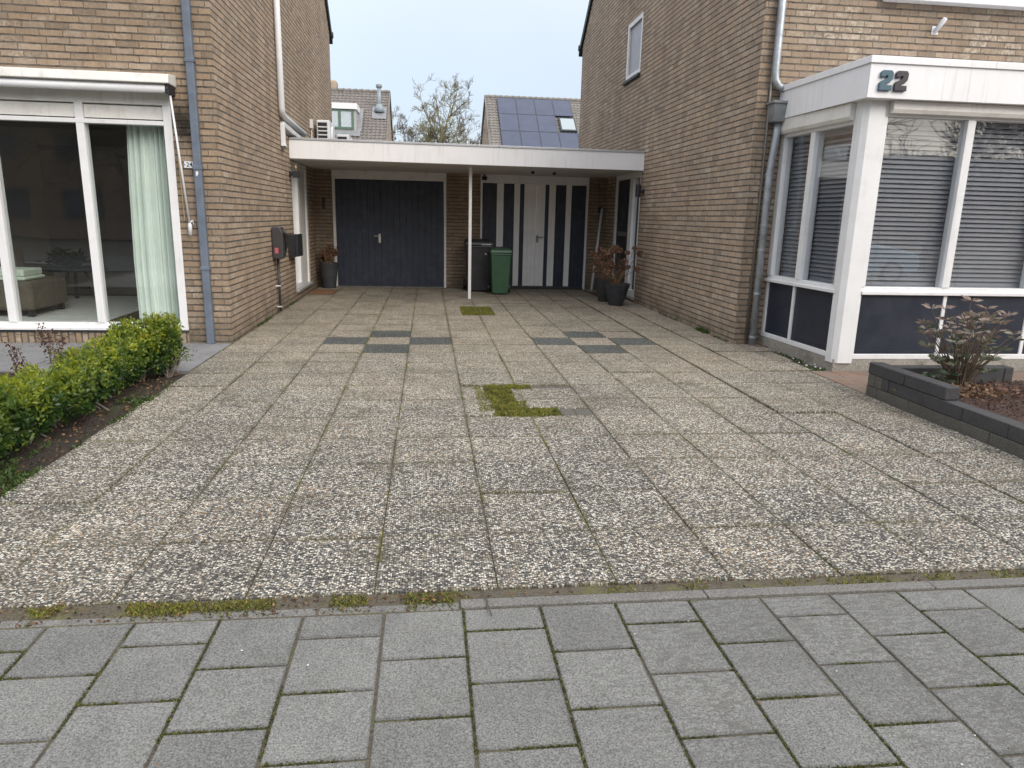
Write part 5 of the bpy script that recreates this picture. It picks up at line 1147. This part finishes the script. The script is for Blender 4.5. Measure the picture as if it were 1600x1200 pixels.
limb_tree('tall bare tree with mossy trunk in the gap between the far roofs', (.62, 33, 0), (.60, 33, 4.0),
          [[(.60, 33, 3.9), (.72, 33, 4.9), (.95, 33.1, 5.9), (1.05, 33, 6.85)], [(.60, 33, 4.0), (.40, 33.1, 4.9), (.05, 33, 5.6), (-.30, 33, 6.5)], [(.85, 33.1, 5.5), (1.2, 33.2, 6.3), (1.66, 33.2, 6.72)],
           [(.55, 33, 4.2), (.62, 32.8, 5.0), (.5, 32.6, 5.7), (.45, 32.6, 6.05)], [(.62, 33, 3.6), (1.1, 33, 4.6), (1.35, 32.8, 5.4)], [(.6, 33, 3.5), (.2, 32.9, 4.4), (-.05, 32.8, 5.0)]], 12, M['barkfarg'], .85, 3, .14, .36, .0055)
limb_tree('small bare tree beside the far house with the dormer', (-1.0, 34.5, 0), (-1.0, 34.5, 3.6), [[(-1, 34.5, 3.5), (-1.05, 34.5, 4.6), (-1.15, 34.4, 5.6)], [(-1, 34.5, 3.4), (-.7, 34.5, 4.4), (-.5, 34.5, 5.0)], [(-1, 34.5, 3.4), (-1.4, 34.5, 4.4), (-1.7, 34.4, 5.0)]], 5, M['barkfar'], .75, 3, .08, .42, .0055)
limb_tree('low twiggy tree right of the tall one, near the solar roof', (1.85, 34.5, 0), (1.85, 34.5, 3.5), [[(1.85, 34.5, 3.4), (1.8, 34.5, 4.5), (1.7, 34.4, 5.5)], [(1.85, 34.5, 3.4), (2.2, 34.5, 4.4), (2.45, 34.5, 5.1)], [(1.85, 34.5, 3.5), (1.5, 34.6, 4.4), (1.3, 34.5, 5.2)]], 8, M['barkfar'], .75, 3, .08, .42, .0055)
limb_tree('low yellowish twiggy tree just left of the tall one', (-.1, 34, 0), (-.1, 34, 3.5), [[(-.1, 34, 3.4), (-.05, 34, 4.4), (.05, 34, 5.3)], [(-.1, 34, 3.4), (-.4, 34, 4.3), (-.6, 34, 4.9)], [(-.1, 34, 3.5), (.3, 34.1, 4.6), (.45, 34, 5.0)]], 21, M['barkfarg'], .75, 3, .08, .42, .0055)

# =================================================================== across the street (seen only in the window panes)
def opp_house(label, x0, x1, y, h, rz):
    o = thing('row_house', label, 'house', ((x0+x1)/2, y, 0), 'row houses across the street'); m = MB()
    m.box(x0, x1, y-8, y, 0, h); m.build('wall', M['oppwall'], o)
    m = MB(); m.prism([(y+.4, h-.1), (y-4, rz), (y-8.4, h-.1)], 'x', x0, x1); m.build('roof', M['verge'], o)
    m = MB(); x = x0+.8
    while x < x1-2: m.box(x, x+1.8, y-.002, y+.03, .9, 2.3); m.box(x, x+1.5, y-.002, y+.03, 3.6, 4.8); x += 3.2
    m.build('window', M['panel'], o)
M['oppwall'] = pm('dark brick', (.16, .11, .08), .9, .2, 4)
opp_house('dark brick row of houses across the street, left part', -34, -1, -20, 5.4, 9.2)
opp_house('dark brick row of houses across the street, right part', 6, 130, -52, 5.0, 8.4)
for i, (x, y, h, sd) in enumerate(((11, -8.5, 9.5, 31), (17, -9.5, 10, 32), (5.5, -10, 9, 33), (-9, -9, 9, 34), (22, -9, 9, 35))):
    bare_tree('street_tree', ['bare street tree reflected in the first bay pane', 'bare street tree reflected in the second bay pane', 'bare street tree facing the driveway', 'bare street tree across from the picture window', 'bare street tree farthest to the right'][i], (x, y, -.05), h, sd, M['bark'], .5, 5, .16, group='street trees across the road', minr=.012)
pc = thing('parked_car', 'light blue hatchback parked across the road, reflected in the bay pane', 'car', (10.5, -4.3, 0))
M['carblue'] = pm('light blue car paint', (.30, .46, .54), .25, .03, 3); M['tyre'] = pm('tyre rubber', (.02, .02, .02), .8, .2); M['rim'] = pm('alloy rim', (.45, .45, .46), .35, .05, metal=.7)
prf = [(12.5, .35), (12.55, .62), (12.42, .82), (11.75, .95), (11.25, 1.02), (10.55, 1.45), (9.1, 1.5), (8.4, 1.05), (8.35, .4), (8.7, .25), (12.2, .22)]
m = MB(); m.prism(prf, 'y', -5.1, -3.45); m.build('body', M['carblue'], pc, bevel=.09, seg=3)
m = MB(); m.prism([(11.05, 1.04), (10.5, 1.40), (9.15, 1.43), (8.65, 1.04)], 'y', -5.06, -3.44); m.build('side_window', M['panel'], pc, bevel=.02)
for x in (11.75, 9.15):
    for y in (-3.42, -5.13):
        s_ = 1 if y > -4 else -1
        m = MB(); m.tube([(x, y-.16*s_, .30), (x, y, .30)], .31, 24); wh = m.build('wheel', M['tyre'], pc, bevel=.02)
        m = MB(); m.tube([(x, y-.02*s_, .30), (x, y+.006*s_, .30)], .2, 5); m.tube([(x, y-.02*s_, .30), (x, y+.003*s_, .30)], .215, 20); m.build('rim', M['rim'], wh)
